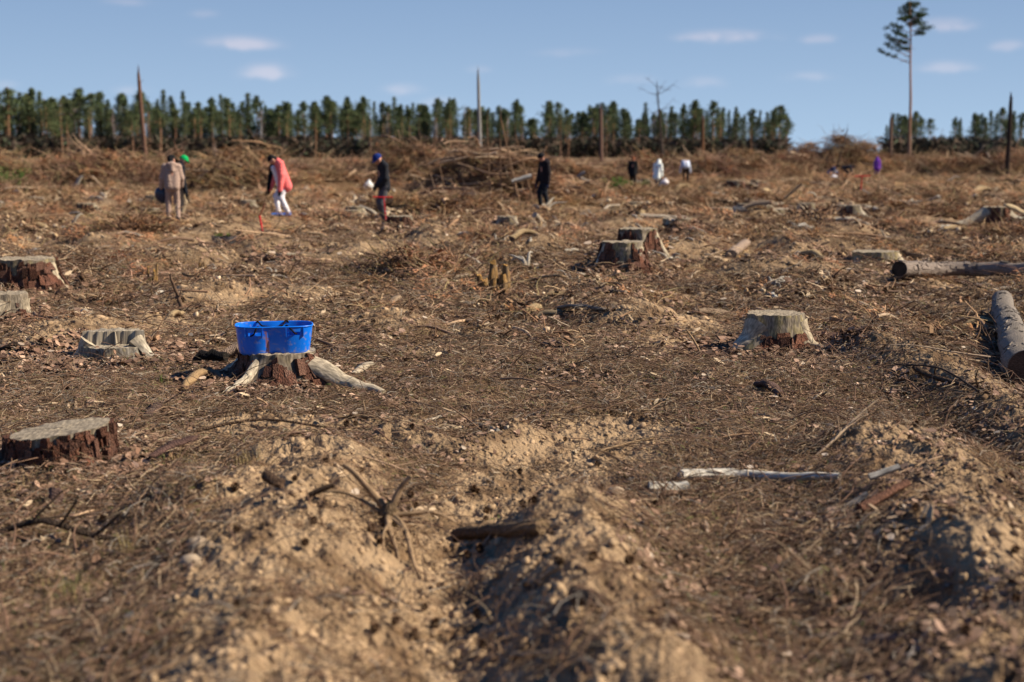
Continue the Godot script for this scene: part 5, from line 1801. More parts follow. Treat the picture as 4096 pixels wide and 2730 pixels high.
func _ready() -> void:
	# camera: 50 mm lens wide open, focused on the tub, 1.9 m above the ground
	var cam := Camera3D.new()
	cam.name = "camera"
	cam.position = Vector3(0, 1.9, 0)
	cam.rotation = Vector3(-deg_to_rad(7.565), 0, 0)
	cam.near = 0.05
	cam.far = 2500.0
	var ca := CameraAttributesPhysical.new()
	ca.frustum_focal_length = 50.0
	ca.frustum_focus_distance = 11.9
	ca.frustum_near = 0.05
	ca.frustum_far = 2500.0
	ca.exposure_aperture = 1.6
	cam.attributes = ca
	cam.fov = 27.0
	add_child(cam)
	cam.current = true
	var env := Environment.new()
	env.background_mode = Environment.BG_SKY
	env.tonemap_mode = Environment.TONE_MAPPER_LINEAR
	env.tonemap_exposure = 1.75
	env.sdfgi_enabled = true
	env.ssao_enabled = true
	env.ssil_enabled = true
	var sm := ProceduralSkyMaterial.new()
	sm.sky_top_color = Color(0.15, 0.33, 0.57)
	sm.sky_horizon_color = Color(0.62, 0.72, 0.82)
	sm.sky_curve = 0.13
	sm.sky_energy_multiplier = 0.86
	sm.ground_bottom_color = Color(0.2, 0.16, 0.12)
	sm.ground_horizon_color = Color(0.5, 0.52, 0.55)
	sm.sun_angle_max = 10.0
	sm.sky_cover = cloud_cover()
	sm.sky_cover_modulate = Color(0.58, 0.57, 0.56, 0.7)
	var sky := Sky.new()
	sky.sky_material = sm
	env.sky = sky
	var we := WorldEnvironment.new()
	we.name = "world"
	we.environment = env
	add_child(we)
	var sun := DirectionalLight3D.new()
	sun.name = "sun"
	sun.light_color = Color(1.0, 0.945, 0.86)
	sun.light_energy = 1.6
	sun.light_angular_distance = 0.5
	sun.shadow_enabled = true
	add_child(sun)
	# from the right, hardly before the picture plane, 38 degrees high
	var to_sun := Vector3(cos(deg_to_rad(38.0)) * cos(deg_to_rad(4.0)), sin(deg_to_rad(38.0)), cos(deg_to_rad(38.0)) * sin(deg_to_rad(2.0)))
	sun.look_at_from_position(to_sun * 10.0, Vector3.ZERO, Vector3.UP)
	materials()
	ground_shape()
	# stumps: label, place, radius, height, options (roots: bearing from the camera side towards the right, length, thickness)
	#ST0
	var st := [
		["flared grey stump with long bare roots under the blue tub", Vector2(-1.948, -11.715), 0.29, 0.225, {"roots": [[69.0, 0.72, 0.115], [-24.0, 0.5, 0.065], [2.0, 0.13, 0.075], [-108.0, 0.28, 0.1], [22.0, 0.04, 0.04], [150.0, 0.3, 0.1], [-150.0, 0.3, 0.1]], "bark": 0.8, "lichen": 0.12, "dark": 0.3, "bark_top": 0.1}],
		["clean cut grey stump yellowed with lichen, on a mound of red bark at the right", Vector2(2.559, -13.727), 0.255, 0.33, {"roots": [[-58.0, 0.3, 0.13], [72.0, 0.16, 0.1], [170.0, 0.2, 0.1]], "bark": 0.7, "bark_top": 0.45, "lichen": 0.6, "dark": -0.12, "litter": 3.6}],
		["broad reddish barked stump cut on a slant, nearest at the left", Vector2(-2.687, -8.310), 0.29, 0.175, {"bark": 1.0, "bark_top": 0.02, "slope": 0.13, "lichen": 0.35}],
		["two level stump with a dark sawn step and a splinter, left of the blue tub", Vector2(-3.637, -12.857), 0.265, 0.26, {"roots": [[78.0, 0.2, 0.07], [-75.0, 0.12, 0.08]], "bark": 0.45, "bark_top": 0.5, "step": 0.12, "lichen": 0.3, "tone": Color(0.42, 0.38, 0.32), "litter": 3.6}],
		["large dark barked stump with one pale root at the left edge", Vector2(-6.617, -19.250), 0.39, 0.36, {"roots": [[75.0, 0.32, 0.14], [-60.0, 0.2, 0.12]], "bark": 0.8, "bark_top": 0.1, "dark": 0.2}],
		["small grey stump cut by the left edge of the picture", Vector2(-5.674, -15.867), 0.22, 0.3, {"roots": [[-10.0, 0.2, 0.1], [80.0, 0.06, 0.08]], "bark": 0.25, "lichen": 0.1}],
		["weathered stump with splayed pale roots, front one of the twin stumps", Vector2(1.675, -21.536), 0.31, 0.38, {"roots": [[-60.0, 0.32, 0.09], [5.0, 0.06, 0.08], [48.0, 0.2, 0.1], [100.0, 0.1, 0.08]], "bark": 0.8, "bark_top": 0.08, "lichen": 0.5, "dark": 0.2}],
		["taller pale rooted stump, rear one of the twin stumps", Vector2(2.167, -24.430), 0.3, 0.5, {"roots": [[70.0, 0.42, 0.1], [-75.0, 0.1, 0.09], [10.0, 0.05, 0.08]], "bark": 0.8, "bark_top": 0.08, "lichen": 0.35, "dark": 0.2}],
		["dark stump with a pale yellowish right flank behind the twin stumps", Vector2(3.646, -31.341), 0.32, 0.31, {"roots": [[40.0, 0.2, 0.1], [-40.0, 0.2, 0.1]], "bark": 0.4, "lichen": 0.8, "bark_top": 0.4}],
		["lichen yellow stump behind the lying log at the right", Vector2(6.098, -23.865), 0.37, 0.38, {"roots": [[80.0, 0.45, 0.1], [-60.0, 0.15, 0.1]], "bark": 0.4, "lichen": 0.9, "bark_top": 0.5}],
		["small low stump standing behind the blue tub to its right", Vector2(-3.570, -22.314), 0.17, 0.17, {"bark": 0.8, "bark_top": 0.1}],
		["grey stump left of the brush heap's foot, in front of the big heap", Vector2(-0.125, -35.447), 0.25, 0.25, {"roots": [[55.0, 0.2, 0.08], [-50.0, 0.12, 0.08]], "bark": 0.2, "lichen": 0.3}],
		["pinkish barked stump at the feet of the person in the blue cap", Vector2(-2.574, -32.830), 0.27, 0.34, {"roots": [[75.0, 0.1, 0.08]], "bark": 1.0, "bark_top": 0.02, "dark": 0.1}],
		["broken dark stump with a long root running left, at the right edge", Vector2(12.757, -37.584), 0.3, 0.5, {"roots": [[-80.0, 1.5, 0.16], [80.0, 0.5, 0.12]], "bark": 0.7, "dark": 0.4, "bark_top": 0.0}],
		["dark little stump with a pale root curling right, behind the beige person", Vector2(-12.503, -41.872), 0.26, 0.3, {"roots": [[75.0, 0.55, 0.1]], "bark": 0.5, "dark": 0.3}],
		["pale faced stump between the blue cap and pink jacket persons", Vector2(-4.333, -38.513), 0.25, 0.27, {"roots": [[60.0, 0.2, 0.1]], "bark": 0.3, "dark": 0.0}],
		["low stump capped with a grey sawn face behind the stub log", Vector2(7.660, -43.628), 0.3, 0.22, {"roots": [[70.0, 0.3, 0.08]], "bark": 0.6}],
		["stump with a bright white root beside the split pale block", Vector2(5.957, -38.752), 0.26, 0.24, {"roots": [[80.0, 0.35, 0.11]], "bark": 0.4, "dark": 0.2}],
		["grey topped stump far off below the stooping person", Vector2(11.313, -72.377), 0.45, 0.3, {"roots": [[80.0, 0.4, 0.12]], "bark": 0.6, "big": false}],
		["low stump with a white root in front of the right hand heap", Vector2(8.368, -35.048), 0.26, 0.16, {"roots": [[70.0, 0.3, 0.09]], "bark": 0.4}],
		["pale sawn stump in front of the black clad person", Vector2(1.248, -38.752), 0.2, 0.18, {"bark": 0.3, "lichen": 0.2}],
		["small dark stump right of the black clad person", Vector2(3.952, -45.870), 0.25, 0.22, {"bark": 0.6, "dark": 0.3}]]
	for e in st:
		var b := 0.95 if e[1].length() < 26.0 else 0.5
		stump_mound(e[1], e[2] * (1.35 if e[4].get("litter", 0.0) > 3.0 else 1.0), 0.05, b)
	#ST1
	ground_sheet()
	heap_protos()
	forest()
	lone_pine()
	snag("dead_tree", "tall broken brown trunk standing at the left behind the beige person", 335, 322, 170, 95.0, 0.16, 0.11, Color(0.36, 0.2, 0.14), Color(0.34, 0.19, 0.13))
	snag("dead_birch", "white broken birch trunk standing behind the big brush heap", 1105, 1099, 174, 88.0, 0.15, 0.09, Color(0.74, 0.71, 0.66), Color(0.6, 0.58, 0.55))
	snag("dead_tree", "bare brown pole standing right of the birch trunk", 1383, 1380, 252, 110.0, 0.19, 0.13, Color(0.33, 0.2, 0.15), Color(0.28, 0.17, 0.13))
	snag("dead_tree", "orange brown pole standing behind the stooping person", 1616, 1614, 272, 120.0, 0.18, 0.13, Color(0.42, 0.2, 0.1), Color(0.3, 0.17, 0.1))
	snag("dead_tree", "broken brown pole at the left edge of the right hand trees", 2048, 2047, 272, 120.0, 0.18, 0.13, Color(0.34, 0.22, 0.16), Color(0.28, 0.18, 0.14))
	snag("dead_tree", "dark broken pole standing at the right edge", 2318, 2321, 223, 100.0, 0.17, 0.12, Color(0.11, 0.075, 0.06), Color(0.09, 0.065, 0.055))
	snag("dead_tree", "leaning dead tree with bare drooping branches above the heap", 1528, 1508, 200, 130.0, 0.14, 0.05, Color(0.16, 0.12, 0.1), Color(0.14, 0.11, 0.1), 16)
	snag("dead_tree", "short broken grey trunk between the left pole and the forest", 187, 183, 330, 90.0, 0.13, 0.1, Color(0.3, 0.22, 0.18), Color(0.28, 0.2, 0.16))
	snag("dead_tree", "slim leaning brown trunk rising from the left brush", 202, 226, 325, 100.0, 0.1, 0.05, Color(0.2, 0.13, 0.1), Color(0.2, 0.12, 0.09))
	snag("leaning_branch", "thin bare branch sticking up from the right hand heap", 1918, 1948, 296, 108.0, 0.07, 0.03, Color(0.24, 0.17, 0.12), Color(0.22, 0.16, 0.12))
	# heaps of slash
	heap("big brown brush heap between the blue cap person and the black clad person", Vector2(-0.743, -52.404), 3.3, 2.2, 2.35, 170, 150, 1.45)
	heap("low brush spilling from the left foot of the big heap", Vector2(-2.128, -41.872), 1.9, 1.3, 0.8, 40, 60, 1.5)
	heap("brown brush bank left of the big heap", Vector2(-9.593, -84.000), 6.5, 3.0, 1.75, 46, 110, 1.9)
	heap("long brush bank behind the pink jacket", Vector2(-13.464, -72.000), 7.0, 3.5, 1.7, 46, 120, 2.1)
	heap("long brush bank behind the beige person", Vector2(-20.437, -76.000), 7.5, 3.5, 1.75, 46, 120, 2.1)
	heap("brush bank at the left edge", Vector2(-28.064, -80.000), 7.0, 3.5, 1.7, 40, 110, 2.1)
	heap("tall tangled brush bank right behind the big heap", Vector2(-4.283, -80.000), 6.5, 3.5, 2.3, 40, 120, 2.3)
	heap("brush bank behind the black clad person", Vector2(3.297, -88.000), 4.2, 3.0, 2.0, 46, 120, 2.1)
	heap("brush bank behind the three far persons", Vector2(13.045, -104.000), 8.0, 4.0, 1.6, 40, 110, 2.4)
	heap("low brush bank left of the right hand heap", Vector2(19.470, -110.000), 7.0, 4.0, 2.0, 30, 90, 2.4)
	heap("high dark brush heap under the gap in the forest", Vector2(26.970, -118.000), 6.0, 4.0, 2.75, 46, 120, 2.6)
	heap("low brush bank at the foot of the lone tall pine", Vector2(34.344, -120.000), 7.0, 4.0, 1.5, 30, 90, 2.6)
	heap("brush bank at the right edge", Vector2(38.169, -112.000), 7.0, 4.0, 1.8, 30, 90, 2.4)
	heap("low tangle of brush under the left brush bank", Vector2(-19.228, -60.000), 4.5, 2.0, 0.6, 24, 60, 1.6)
	heap("low tangle of brush right of the black clad person", Vector2(3.287, -56.000), 3.2, 1.8, 0.8, 24, 60, 1.6)
	heap("low dark hump of matted roots on the ground left of the beige person", Vector2(-8.610, -31.986), 0.75, 0.5, 0.33, 10, 24, 0.8)
	for e in st: stump(e[0], e[1], e[2], e[3], e[4])
	wood_pieces()
	tub(on_ground(Vector2(-1.969, -11.670), 0.222), deg_to_rad(10.0))
	people()
	tools()
	tuft("green grass tuft beside the long pale sticks left of the tub", Vector2(-2.840, -11.384), 60, 0.13, 0.09, Color(0.1, 0.17, 0.03))
	tuft("bright green grass tuft behind the dark bent branch in the middle", Vector2(0.532, -13.604), 50, 0.12, 0.09, Color(0.14, 0.2, 0.04))
	tuft("sparse yellow green tuft right behind the tub's stump", Vector2(-1.357, -12.967), 40, 0.12, 0.12, Color(0.1, 0.13, 0.04))
	tuft("tiny green tuft in the furrow above the lying log", Vector2(-0.095, -7.315), 26, 0.05, 0.05, Color(0.16, 0.24, 0.04))
	tuft("dry tuft with green blades low at the left", Vector2(-1.846, -5.765), 70, 0.2, 0.12, Color(0.15, 0.15, 0.05))
	tuft("second dry tuft at the left, behind the fallen branch", Vector2(-1.768, -6.399), 60, 0.22, 0.1, Color(0.22, 0.17, 0.08))
	shrub("dark green juniper shrub at the left edge in front of the brush bank", Vector2(-23.113, -66.000), 1.1, 1.1, Color(0.06, 0.1, 0.025))
	shrub("low bright green pine shrub left below the three far persons", Vector2(4.975, -66.000), 0.8, 0.75, Color(0.07, 0.14, 0.025))
	var hr := RandomNumberGenerator.new()
	hr.seed = 17
	for k in 16:
		var hp := spread(hr, 24.0, 62.0)
		if absf(hp.x / -hp.y * 3297.0 + 1176.5 - 400.0) < 60.0 or absf(hp.x / -hp.y * 3297.0 + 1176.5 - 650.0) < 60.0: continue
		var hq := heap("small tangle of roots and soil torn up on the churned ground", hp, hr.randf_range(0.5, 1.1), hr.randf_range(0.4, 0.8), hr.randf_range(0.25, 0.5), 12, 14, 0.8, "small tangles of torn up roots")
		hq.rotation.y = hr.randf() * TAU
	tuft("straw coloured tuft behind the crooked branch at the left", Vector2(-2.636, -7.746), 90, 0.16, 0.16, Color(0.26, 0.19, 0.09))
	tuft("straw coloured tuft on the mound right of the nearest stump", Vector2(-1.947, -8.345), 90, 0.14, 0.2, Color(0.28, 0.21, 0.1))
	tuft("straw coloured tuft left of the furrow bank's crest", Vector2(-1.555, -8.062), 80, 0.13, 0.16, Color(0.26, 0.2, 0.1))
	tuft("matted dry grass in the bottom left corner", Vector2(-1.894, -5.339), 150, 0.14, 0.3, Color(0.22, 0.18, 0.085))
	tuft("matted dry grass left of the pale round stone", Vector2(-1.853, -6.004), 120, 0.13, 0.3, Color(0.22, 0.17, 0.08))
	heap("tangle of torn brown roots left of the rotten orange stump", Vector2(-1.530, -21.536), 0.55, 0.4, 0.42, 16, 16, 0.6, "")
	tuft("green moss under the dark little stump", Vector2(-11.936, -40.252), 90, 0.15, 0.3, Color(0.06, 0.11, 0.02))
	scatter_litter()

func wood_pieces() -> void:
	var pale := Color(0.6, 0.5, 0.38)
	var white := Color(0.72, 0.66, 0.55)
	var tan_ := Color(0.46, 0.31, 0.18)
	var brown := Color(0.2, 0.125, 0.08)
	var dark := Color(0.085, 0.058, 0.042)
	var grey := Color(0.3, 0.26, 0.22)
	var redb := Color(0.3, 0.15, 0.1)
	var br := "sticks lying about the clearing"
	# called, label, category, points (column, row on the ground, lift), radii, colour, options
	var s := [
		["stick", "long white barkless branch lying across the litter at the right", [Vector3(0.952, 0.020, -7.877), Vector3(1.256, 0.030, -7.978), Vector3(1.481, 0.020, -7.844), Vector3(1.787, 0.010, -7.582)], 0.036, 0.02, white, {"above": true}],
		["stick", "short thick white piece of branch left of the long white branch", [Vector3(0.750, 0.010, -7.638), Vector3(0.969, 0.020, -7.671)], 0.04, 0.036, white, {"above": true}],
		["stick", "straight pale stick pointing at the green tuft left of the tub", [Vector3(-2.998, 0.000, -10.834), Vector3(-2.873, 0.000, -11.478)], 0.012, 0.014, tan_.lerp(pale, 0.5), {}],
		["stick", "bent tan stick between the nearest stump and the tub", [Vector3(-3.295, 0.000, -10.328), Vector3(-3.200, 0.000, -10.552), Vector3(-3.064, 0.000, -10.721)], 0.012, 0.009, tan_, {}],
		["stick", "V shaped forked stick in front of the two level stump", [Vector3(-3.497, 0.040, -12.377), Vector3(-3.183, 0.000, -11.807), Vector3(-3.088, 0.020, -12.040)], 0.012, 0.009, pale, {}],
		["stick", "thin forked pale stick left of the V shaped one", [Vector3(-3.903, 0.000, -11.821), Vector3(-3.876, 0.020, -11.960), Vector3(-3.578, 0.000, -11.979)], 0.01, 0.006, pale * 0.9, {"twigs": 3}],
		["stick", "slanting pale stick between the two level stump and the tub", [Vector3(-3.024, 0.000, -13.244), Vector3(-2.968, 0.020, -13.885)], 0.016, 0.01, pale * 0.8, {}],
		["stick", "thin root lying towards the tub's stump", [Vector3(-2.387, 0.000, -10.611), Vector3(-2.190, 0.020, -11.404)], 0.009, 0.006, grey, {}],
		["branch", "long dark thin branch below the tub, arching to the right", [Vector3(-2.200, 0.000, -9.264), Vector3(-1.917, 0.030, -9.414), Vector3(-1.665, 0.050, -9.436), Vector3(-1.385, 0.040, -9.344), Vector3(-1.093, 0.000, -9.320)], 0.012, 0.007, brown, {"twigs": 5, "bark": true}],
		["stick", "thin upright tan stem rising from the sand below the tub", [Vector3(-2.631, -0.002, -9.600), Vector3(-2.555, 0.174, -9.650), Vector3(-2.493, 0.235, -9.700)], 0.006, 0.004, tan_, {"abs": true}],
		["stick", "curved dark stick at the left border", [Vector3(-4.734, 0.000, -12.953), Vector3(-4.601, 0.030, -12.881), Vector3(-4.551, 0.050, -12.943)], 0.028, 0.024, dark, {"bark": true}],
		["root_piece", "crooked brown root sticking up out of the sand at the left", [Vector3(-3.870, -0.007, -16.700), Vector3(-3.971, 0.257, -16.750), Vector3(-4.007, 0.375, -16.700), Vector3(-4.029, 0.478, -16.700)], 0.035, 0.014, brown, {"twigs": 2, "twig_len": 0.2, "abs": true}],
		["branch", "dark curved branch on the sand right of the tub", [Vector3(-1.103, 0.000, -13.555), Vector3(-0.945, 0.050, -13.885), Vector3(-0.804, 0.050, -14.051), Vector3(-0.663, 0.000, -14.091)], 0.013, 0.008, brown, {"twigs": 3, "bark": true}],
		["branch", "long straight dark branch slanting to the bright green tuft", [Vector3(-0.570, 0.000, -16.455), Vector3(-0.275, 0.000, -14.061), Vector3(0.071, 0.000, -13.969), Vector3(0.492, 0.000, -13.454)], 0.013, 0.02, brown, {"twigs": 3, "bark": true}],
		["branch", "black bent branch with an upright twig in the middle ground", [Vector3(-0.541, 0.000, -12.180), Vector3(-0.254, 0.000, -12.337), Vector3(0.127, 0.020, -12.241), Vector3(0.552, 0.000, -12.258), Vector3(0.766, 0.030, -12.536), Vector3(1.097, 0.000, -12.928)], 0.008, 0.011, dark, {"twigs": 6, "twig_len": 0.35}],
		["stick", "short reddish stick slanting on the sand in the middle", [Vector3(0.619, 0.020, -16.134), Vector3(0.882, 0.000, -15.010)], 0.02, 0.018, redb, {"bark": true}],
		["stick", "grey round branch among pale splinters in the middle", [Vector3(-0.806, 0.000, -10.699), Vector3(-0.627, 0.000, -10.478), Vector3(-0.447, 0.000, -10.023)], 0.026, 0.02, grey * 0.8, {"bark": true}],
		["splinter", "pale flat splinter right of the grey round branch", [Vector3(-0.225, 0.000, -10.886), Vector3(-0.002, 0.000, -10.517)], 0.016, 0.008, pale, {}],
		["splinter", "long pale splinter slanting beside the grey round branch", [Vector3(-0.609, 0.000, -9.661), Vector3(-0.336, 0.000, -10.260)], 0.013, 0.007, pale, {}],
		["stick", "brown stick with one pale torn end below the splinters", [Vector3(-0.285, 0.000, -9.802), Vector3(-0.094, 0.000, -9.321)], 0.012, 0.014, brown, {"end": white}],
		["splinter", "short pale splinter slanting right below the splinters", [Vector3(-0.042, 0.000, -9.357), Vector3(0.078, 0.000, -9.875)], 0.014, 0.008, pale, {}],
		["splinter", "thin pale strip left of the grey round branch", [Vector3(-0.899, 0.000, -10.347), Vector3(-0.636, 0.000, -10.259)], 0.009, 0.007, pale * 0.9, {}],
		["stick", "short brown stick left of the long pale splinter", [Vector3(-0.834, 0.000, -10.256), Vector3(-0.675, 0.000, -9.572)], 0.012, 0.01, brown, {}],
		["stick", "rough tan branch half buried below the tub's right root", [Vector3(-1.199, 0.000, -9.630), Vector3(-1.069, 0.010, -9.648), Vector3(-0.925, 0.000, -9.576)], 0.02, 0.016, tan_ * 0.8, {"twigs": 3, "knot": 0.25}],
		["root_piece", "wavy tan root running to the right over the pale furrow bed", [Vector3(0.512, 0.000, -8.933), Vector3(0.571, 0.030, -8.958), Vector3(0.743, 0.020, -9.154), Vector3(0.963, 0.000, -9.385)], 0.01, 0.006, tan_ * 0.8, {"twigs": 4}],
		["branch", "long thin dark branch lying level above the middle litter", [Vector3(-0.348, 0.000, -17.018), Vector3(-0.075, 0.020, -16.840), Vector3(0.530, 0.010, -16.621), Vector3(0.971, 0.000, -15.410)], 0.014, 0.009, brown * 0.8, {"twigs": 5, "bark": true}],
		["root_piece", "arched brown root right of the rotten orange stump", [Vector3(0.022, 0.000, -20.105), Vector3(0.404, 0.100, -20.096), Vector3(0.670, 0.120, -19.244), Vector3(0.853, 0.000, -20.816)], 0.02, 0.014, tan_ * 0.7, {}],
		["stick", "tan straight stick in front of the lichen stump", [Vector3(2.216, 0.000, -12.039), Vector3(2.622, 0.000, -12.235)], 0.008, 0.01, tan_, {}],
		["stick", "short dark stick on the litter below the lichen stump", [Vector3(1.979, 0.000, -10.834), Vector3(2.060, 0.000, -10.239)], 0.013, 0.016, brown * 0.7, {"bark": true}],
		["branch", "thick scaly branch on the bank at the right", [Vector3(3.293, 0.030, -11.495), Vector3(3.339, 0.030, -11.188), Vector3(3.399, 0.030, -10.609), Vector3(3.516, 0.000, -10.403)], 0.022, 0.018, brown, {"bark": true, "knot": 0.3, "twigs": 4}],
		["branch", "long thin wavy branch trailing down the right hand litter", [Vector3(3.166, 0.050, -11.337), Vector3(3.140, 0.050, -10.690), Vector3(2.987, 0.000, -9.853), Vector3(3.109, 0.000, -9.407)], 0.007, 0.009, brown, {"twigs": 4}],
		["stick", "upright tan twig standing left of the lichen stump", [Vector3(1.808, -0.013, -13.400), Vector3(1.727, 0.133, -13.400), Vector3(1.655, 0.233, -13.400)], 0.012, 0.007, tan_, {"abs": true}],
		["stick", "arched thin branch behind the lichen stump", [Vector3(2.563, 0.000, -15.894), Vector3(2.746, 0.100, -15.285), Vector3(3.029, 0.060, -15.046)], 0.011, 0.008, tan_ * 0.8, {"twigs": 3}],
		["branch", "dark twiggy branch above the bank at the right", [Vector3(3.214, 0.200, -9.652), Vector3(3.218, 0.250, -10.571), Vector3(3.164, 0.100, -11.574)], 0.009, 0.006, dark, {"twigs": 8, "twig_len": 0.3}],
		["branch", "long dark pole lying behind the big log at the right", [Vector3(6.954, 0.000, -25.391), Vector3(7.401, 0.000, -24.888), Vector3(8.135, 0.000, -23.188)], 0.05, 0.04, dark * 1.4, {"bark": true}],
		["stick", "white bent stick on the litter left of the big log", [Vector3(4.710, 0.030, -18.975), Vector3(4.681, 0.000, -18.640), Vector3(4.765, 0.000, -18.446)], 0.022, 0.015, white, {}],
		["log", "short white log far right behind the big log", [Vector3(7.819, 0.000, -24.091), Vector3(8.598, 0.000, -25.608)], 0.05, 0.05, white, {}],
		["log", "stubby grey barkless log slanting in the sand at the middle right", [Vector3(3.868, 0.000, -25.029), Vector3(4.861, 0.000, -29.448)], 0.09, 0.085, Color(0.42, 0.31, 0.23), {"face": Color(0.5, 0.38, 0.25)}],
		["log", "big barked log lying level at the right edge", [Vector3(5.466, 0.060, -20.024), Vector3(6.648, 0.060, -21.167), Vector3(7.991, 0.050, -19.971)], 0.115, 0.1, Color(0.52, 0.42, 0.35), {"bark": true, "face": Color(0.1, 0.07, 0.05), "knot": 0.05, "plates": 1}],
		["log", "weathered grey log pointing away at the right edge", [Vector3(5.825, 0.060, -16.849), Vector3(5.061, 0.080, -14.321), Vector3(4.134, 0.100, -11.357)], 0.12, 0.15, Color(0.56, 0.48, 0.4), {"bark": true, "face": Color(0.16, 0.1, 0.07), "knot": 0.05, "plates": 1}],
		["branch", "dark crooked branch lying across the left foreground", [Vector3(-2.529, 0.040, -6.792), Vector3(-2.283, 0.120, -6.721), Vector3(-2.063, 0.080, -6.651), Vector3(-1.851, 0.020, -6.598)], 0.016, 0.014, dark * 1.3, {"bark": true, "twigs": 4, "twig_len": 0.25}],
		["branch", "forked dark twig rising at the right end of the crooked branch", [Vector3(-1.922, -0.027, -6.850), Vector3(-1.874, 0.052, -6.900), Vector3(-1.798, 0.110, -6.950)], 0.011, 0.006, dark, {"abs": true}],
		["branch", "second dark branch below the crooked one at the left", [Vector3(-2.543, 0.000, -6.935), Vector3(-2.303, 0.020, -6.642), Vector3(-2.122, 0.000, -6.463)], 0.012, 0.01, brown * 0.8, {"bark": true}],
		["splinter", "pale split stick in the grass at the left foreground", [Vector3(-2.052, 0.020, -6.642), Vector3(-1.803, 0.020, -6.419)], 0.012, 0.009, pale * 0.8, {}],
		["branch", "sandy root lying down the slope of the right hand bank", [Vector3(0.726, 0.020, -6.507), Vector3(0.846, 0.020, -6.245), Vector3(1.020, 0.000, -5.921), Vector3(1.163, 0.000, -5.347)], 0.016, 0.011, tan_ * 0.75, {"twigs": 3, "knot": 0.25}],
		["stick", "pale smooth stick crossing a red barked one at the right", [Vector3(1.614, 0.000, -6.994), Vector3(1.801, 0.030, -7.007)], 0.014, 0.02, pale * 0.85, {}],
		["stick", "red barked stick crossing under the pale one at the right", [Vector3(1.705, 0.020, -6.792), Vector3(2.003, 0.040, -7.031)], 0.026, 0.018, redb, {"bark": true}],
		["stick", "white stick end poking from the bank at the right", [Vector3(1.834, 0.060, -7.145), Vector3(1.990, 0.100, -7.154)], 0.02, 0.016, grey.lerp(white, 0.6), {}],
		["stick", "thin grey stem standing upright before the right hand bank", [Vector3(2.243, -0.022, -8.500), Vector3(2.237, 0.073, -8.500), Vector3(2.237, 0.154, -8.500)], 0.009, 0.006, grey * 1.3, {"abs": true}],
		["log", "barked log with a torn pale top lying across the furrow", [Vector3(-0.293, 0.000, -6.979), Vector3(-0.143, 0.010, -6.839), Vector3(0.136, 0.020, -6.325)], 0.034, 0.04, Color(0.22, 0.15, 0.1), {"bark": true, "end": tan_, "knot": 0.15}],
		["log", "thick round branch half buried in the right hand bank's slope", [Vector3(0.239, 0.030, -5.186), Vector3(0.335, 0.030, -4.962)], 0.038, 0.034, brown * 1.4, {"bark": true}],
		["stick", "pale stick at the bottom edge in the furrow", [Vector3(-0.001, 0.020, -4.968), Vector3(0.147, 0.030, -4.653)], 0.014, 0.012, tan_, {}],
		["stick", "pale stick in the shadow of the right hand bank", [Vector3(0.085, 0.020, -5.536), Vector3(0.189, 0.080, -5.276)], 0.008, 0.006, tan_ * 0.8, {}],
		["stick", "short dark root end sticking from the left bank's crest", [Vector3(-1.196, 0.100, -6.750), Vector3(-1.108, 0.080, -6.696)], 0.03, 0.026, brown, {"bark": true}],
		["branch", "dark stick crossing the left bank's crest", [Vector3(-0.957, 0.060, -6.549), Vector3(-0.836, 0.160, -6.540)], 0.016, 0.012, brown * 0.8, {"bark": true}],
		["stick", "white stick end standing in the bark right of the nearest stump", [Vector3(-1.733, -0.016, -8.500), Vector3(-1.741, 0.086, -8.500)], 0.009, 0.008, white * 0.9, {"abs": true}],
		["branch", "pale thin log leaning on the left side of the big brush heap", [Vector3(-3.561, 0.106, -43.000), Vector3(-2.624, 0.541, -45.000)], 0.09, 0.06, Color(0.4, 0.3, 0.22), {"abs": true}],
		["branch", "white log lying on the right flank of the big brush heap", [Vector3(-0.007, 0.999, -44.600), Vector3(0.617, 1.174, -44.600)], 0.06, 0.08, white, {"abs": true}],
		["branch", "grey crooked branch on the brush right of the black clad person", [Vector3(2.970, 1.096, -58.000), Vector3(2.706, 0.956, -58.000), Vector3(3.025, 0.746, -58.000), Vector3(3.733, 0.500, -58.000), Vector3(3.859, 0.184, -58.000)], 0.08, 0.06, grey * 1.5, {"abs": true}],
		["branch", "pale log lying in front of the low tangle right of the black clad person", [Vector3(2.888, 0.050, -69.998), Vector3(3.732, 0.050, -61.731)], 0.11, 0.09, Color(0.42, 0.32, 0.26), {}],
		["branch", "long thin pole leaning right in the far field", [Vector3(9.724, 0.015, -52.000), Vector3(10.559, 0.771, -52.000)], 0.06, 0.04, tan_, {"abs": true}],
		["branch", "pale crooked log lying left of the leaning far pole", [Vector3(7.937, 0.000, -48.646), Vector3(8.479, 0.050, -48.508), Vector3(9.423, 0.000, -49.583)], 0.07, 0.06, pale * 0.85, {}],
		["branch", "thin pole lying slantwise at the far right", [Vector3(16.126, 0.100, -62.819), Vector3(14.220, 0.000, -51.954)], 0.07, 0.06, tan_ * 0.9, {}],
		["branch", "pale pole lying level in front of the small dark stump", [Vector3(3.417, 0.000, -37.895), Vector3(4.683, 0.000, -38.025)], 0.06, 0.06, pale * 0.9, {}],
		["branch", "bent pale root arching before the pale sawn stump", [Vector3(0.565, 0.200, -35.949), Vector3(0.808, 0.050, -35.984), Vector3(0.519, 0.000, -30.602)], 0.07, 0.05, pale * 0.9, {}],
		["branch", "long dark branch lying before the grey stump in front of the heap", [Vector3(-0.892, 0.000, -26.131), Vector3(-0.448, 0.100, -25.903), Vector3(0.028, 0.000, -26.635)], 0.04, 0.03, dark, {"twigs": 3, "twig_len": 0.5}]]
	for e in s: stick(e[0], e[1], {"stick": "stick", "branch": "branch", "log": "log", "splinter": "splinter", "root_piece": "root"}[e[0]], e[2], e[3], e[4], e[5], e[6])
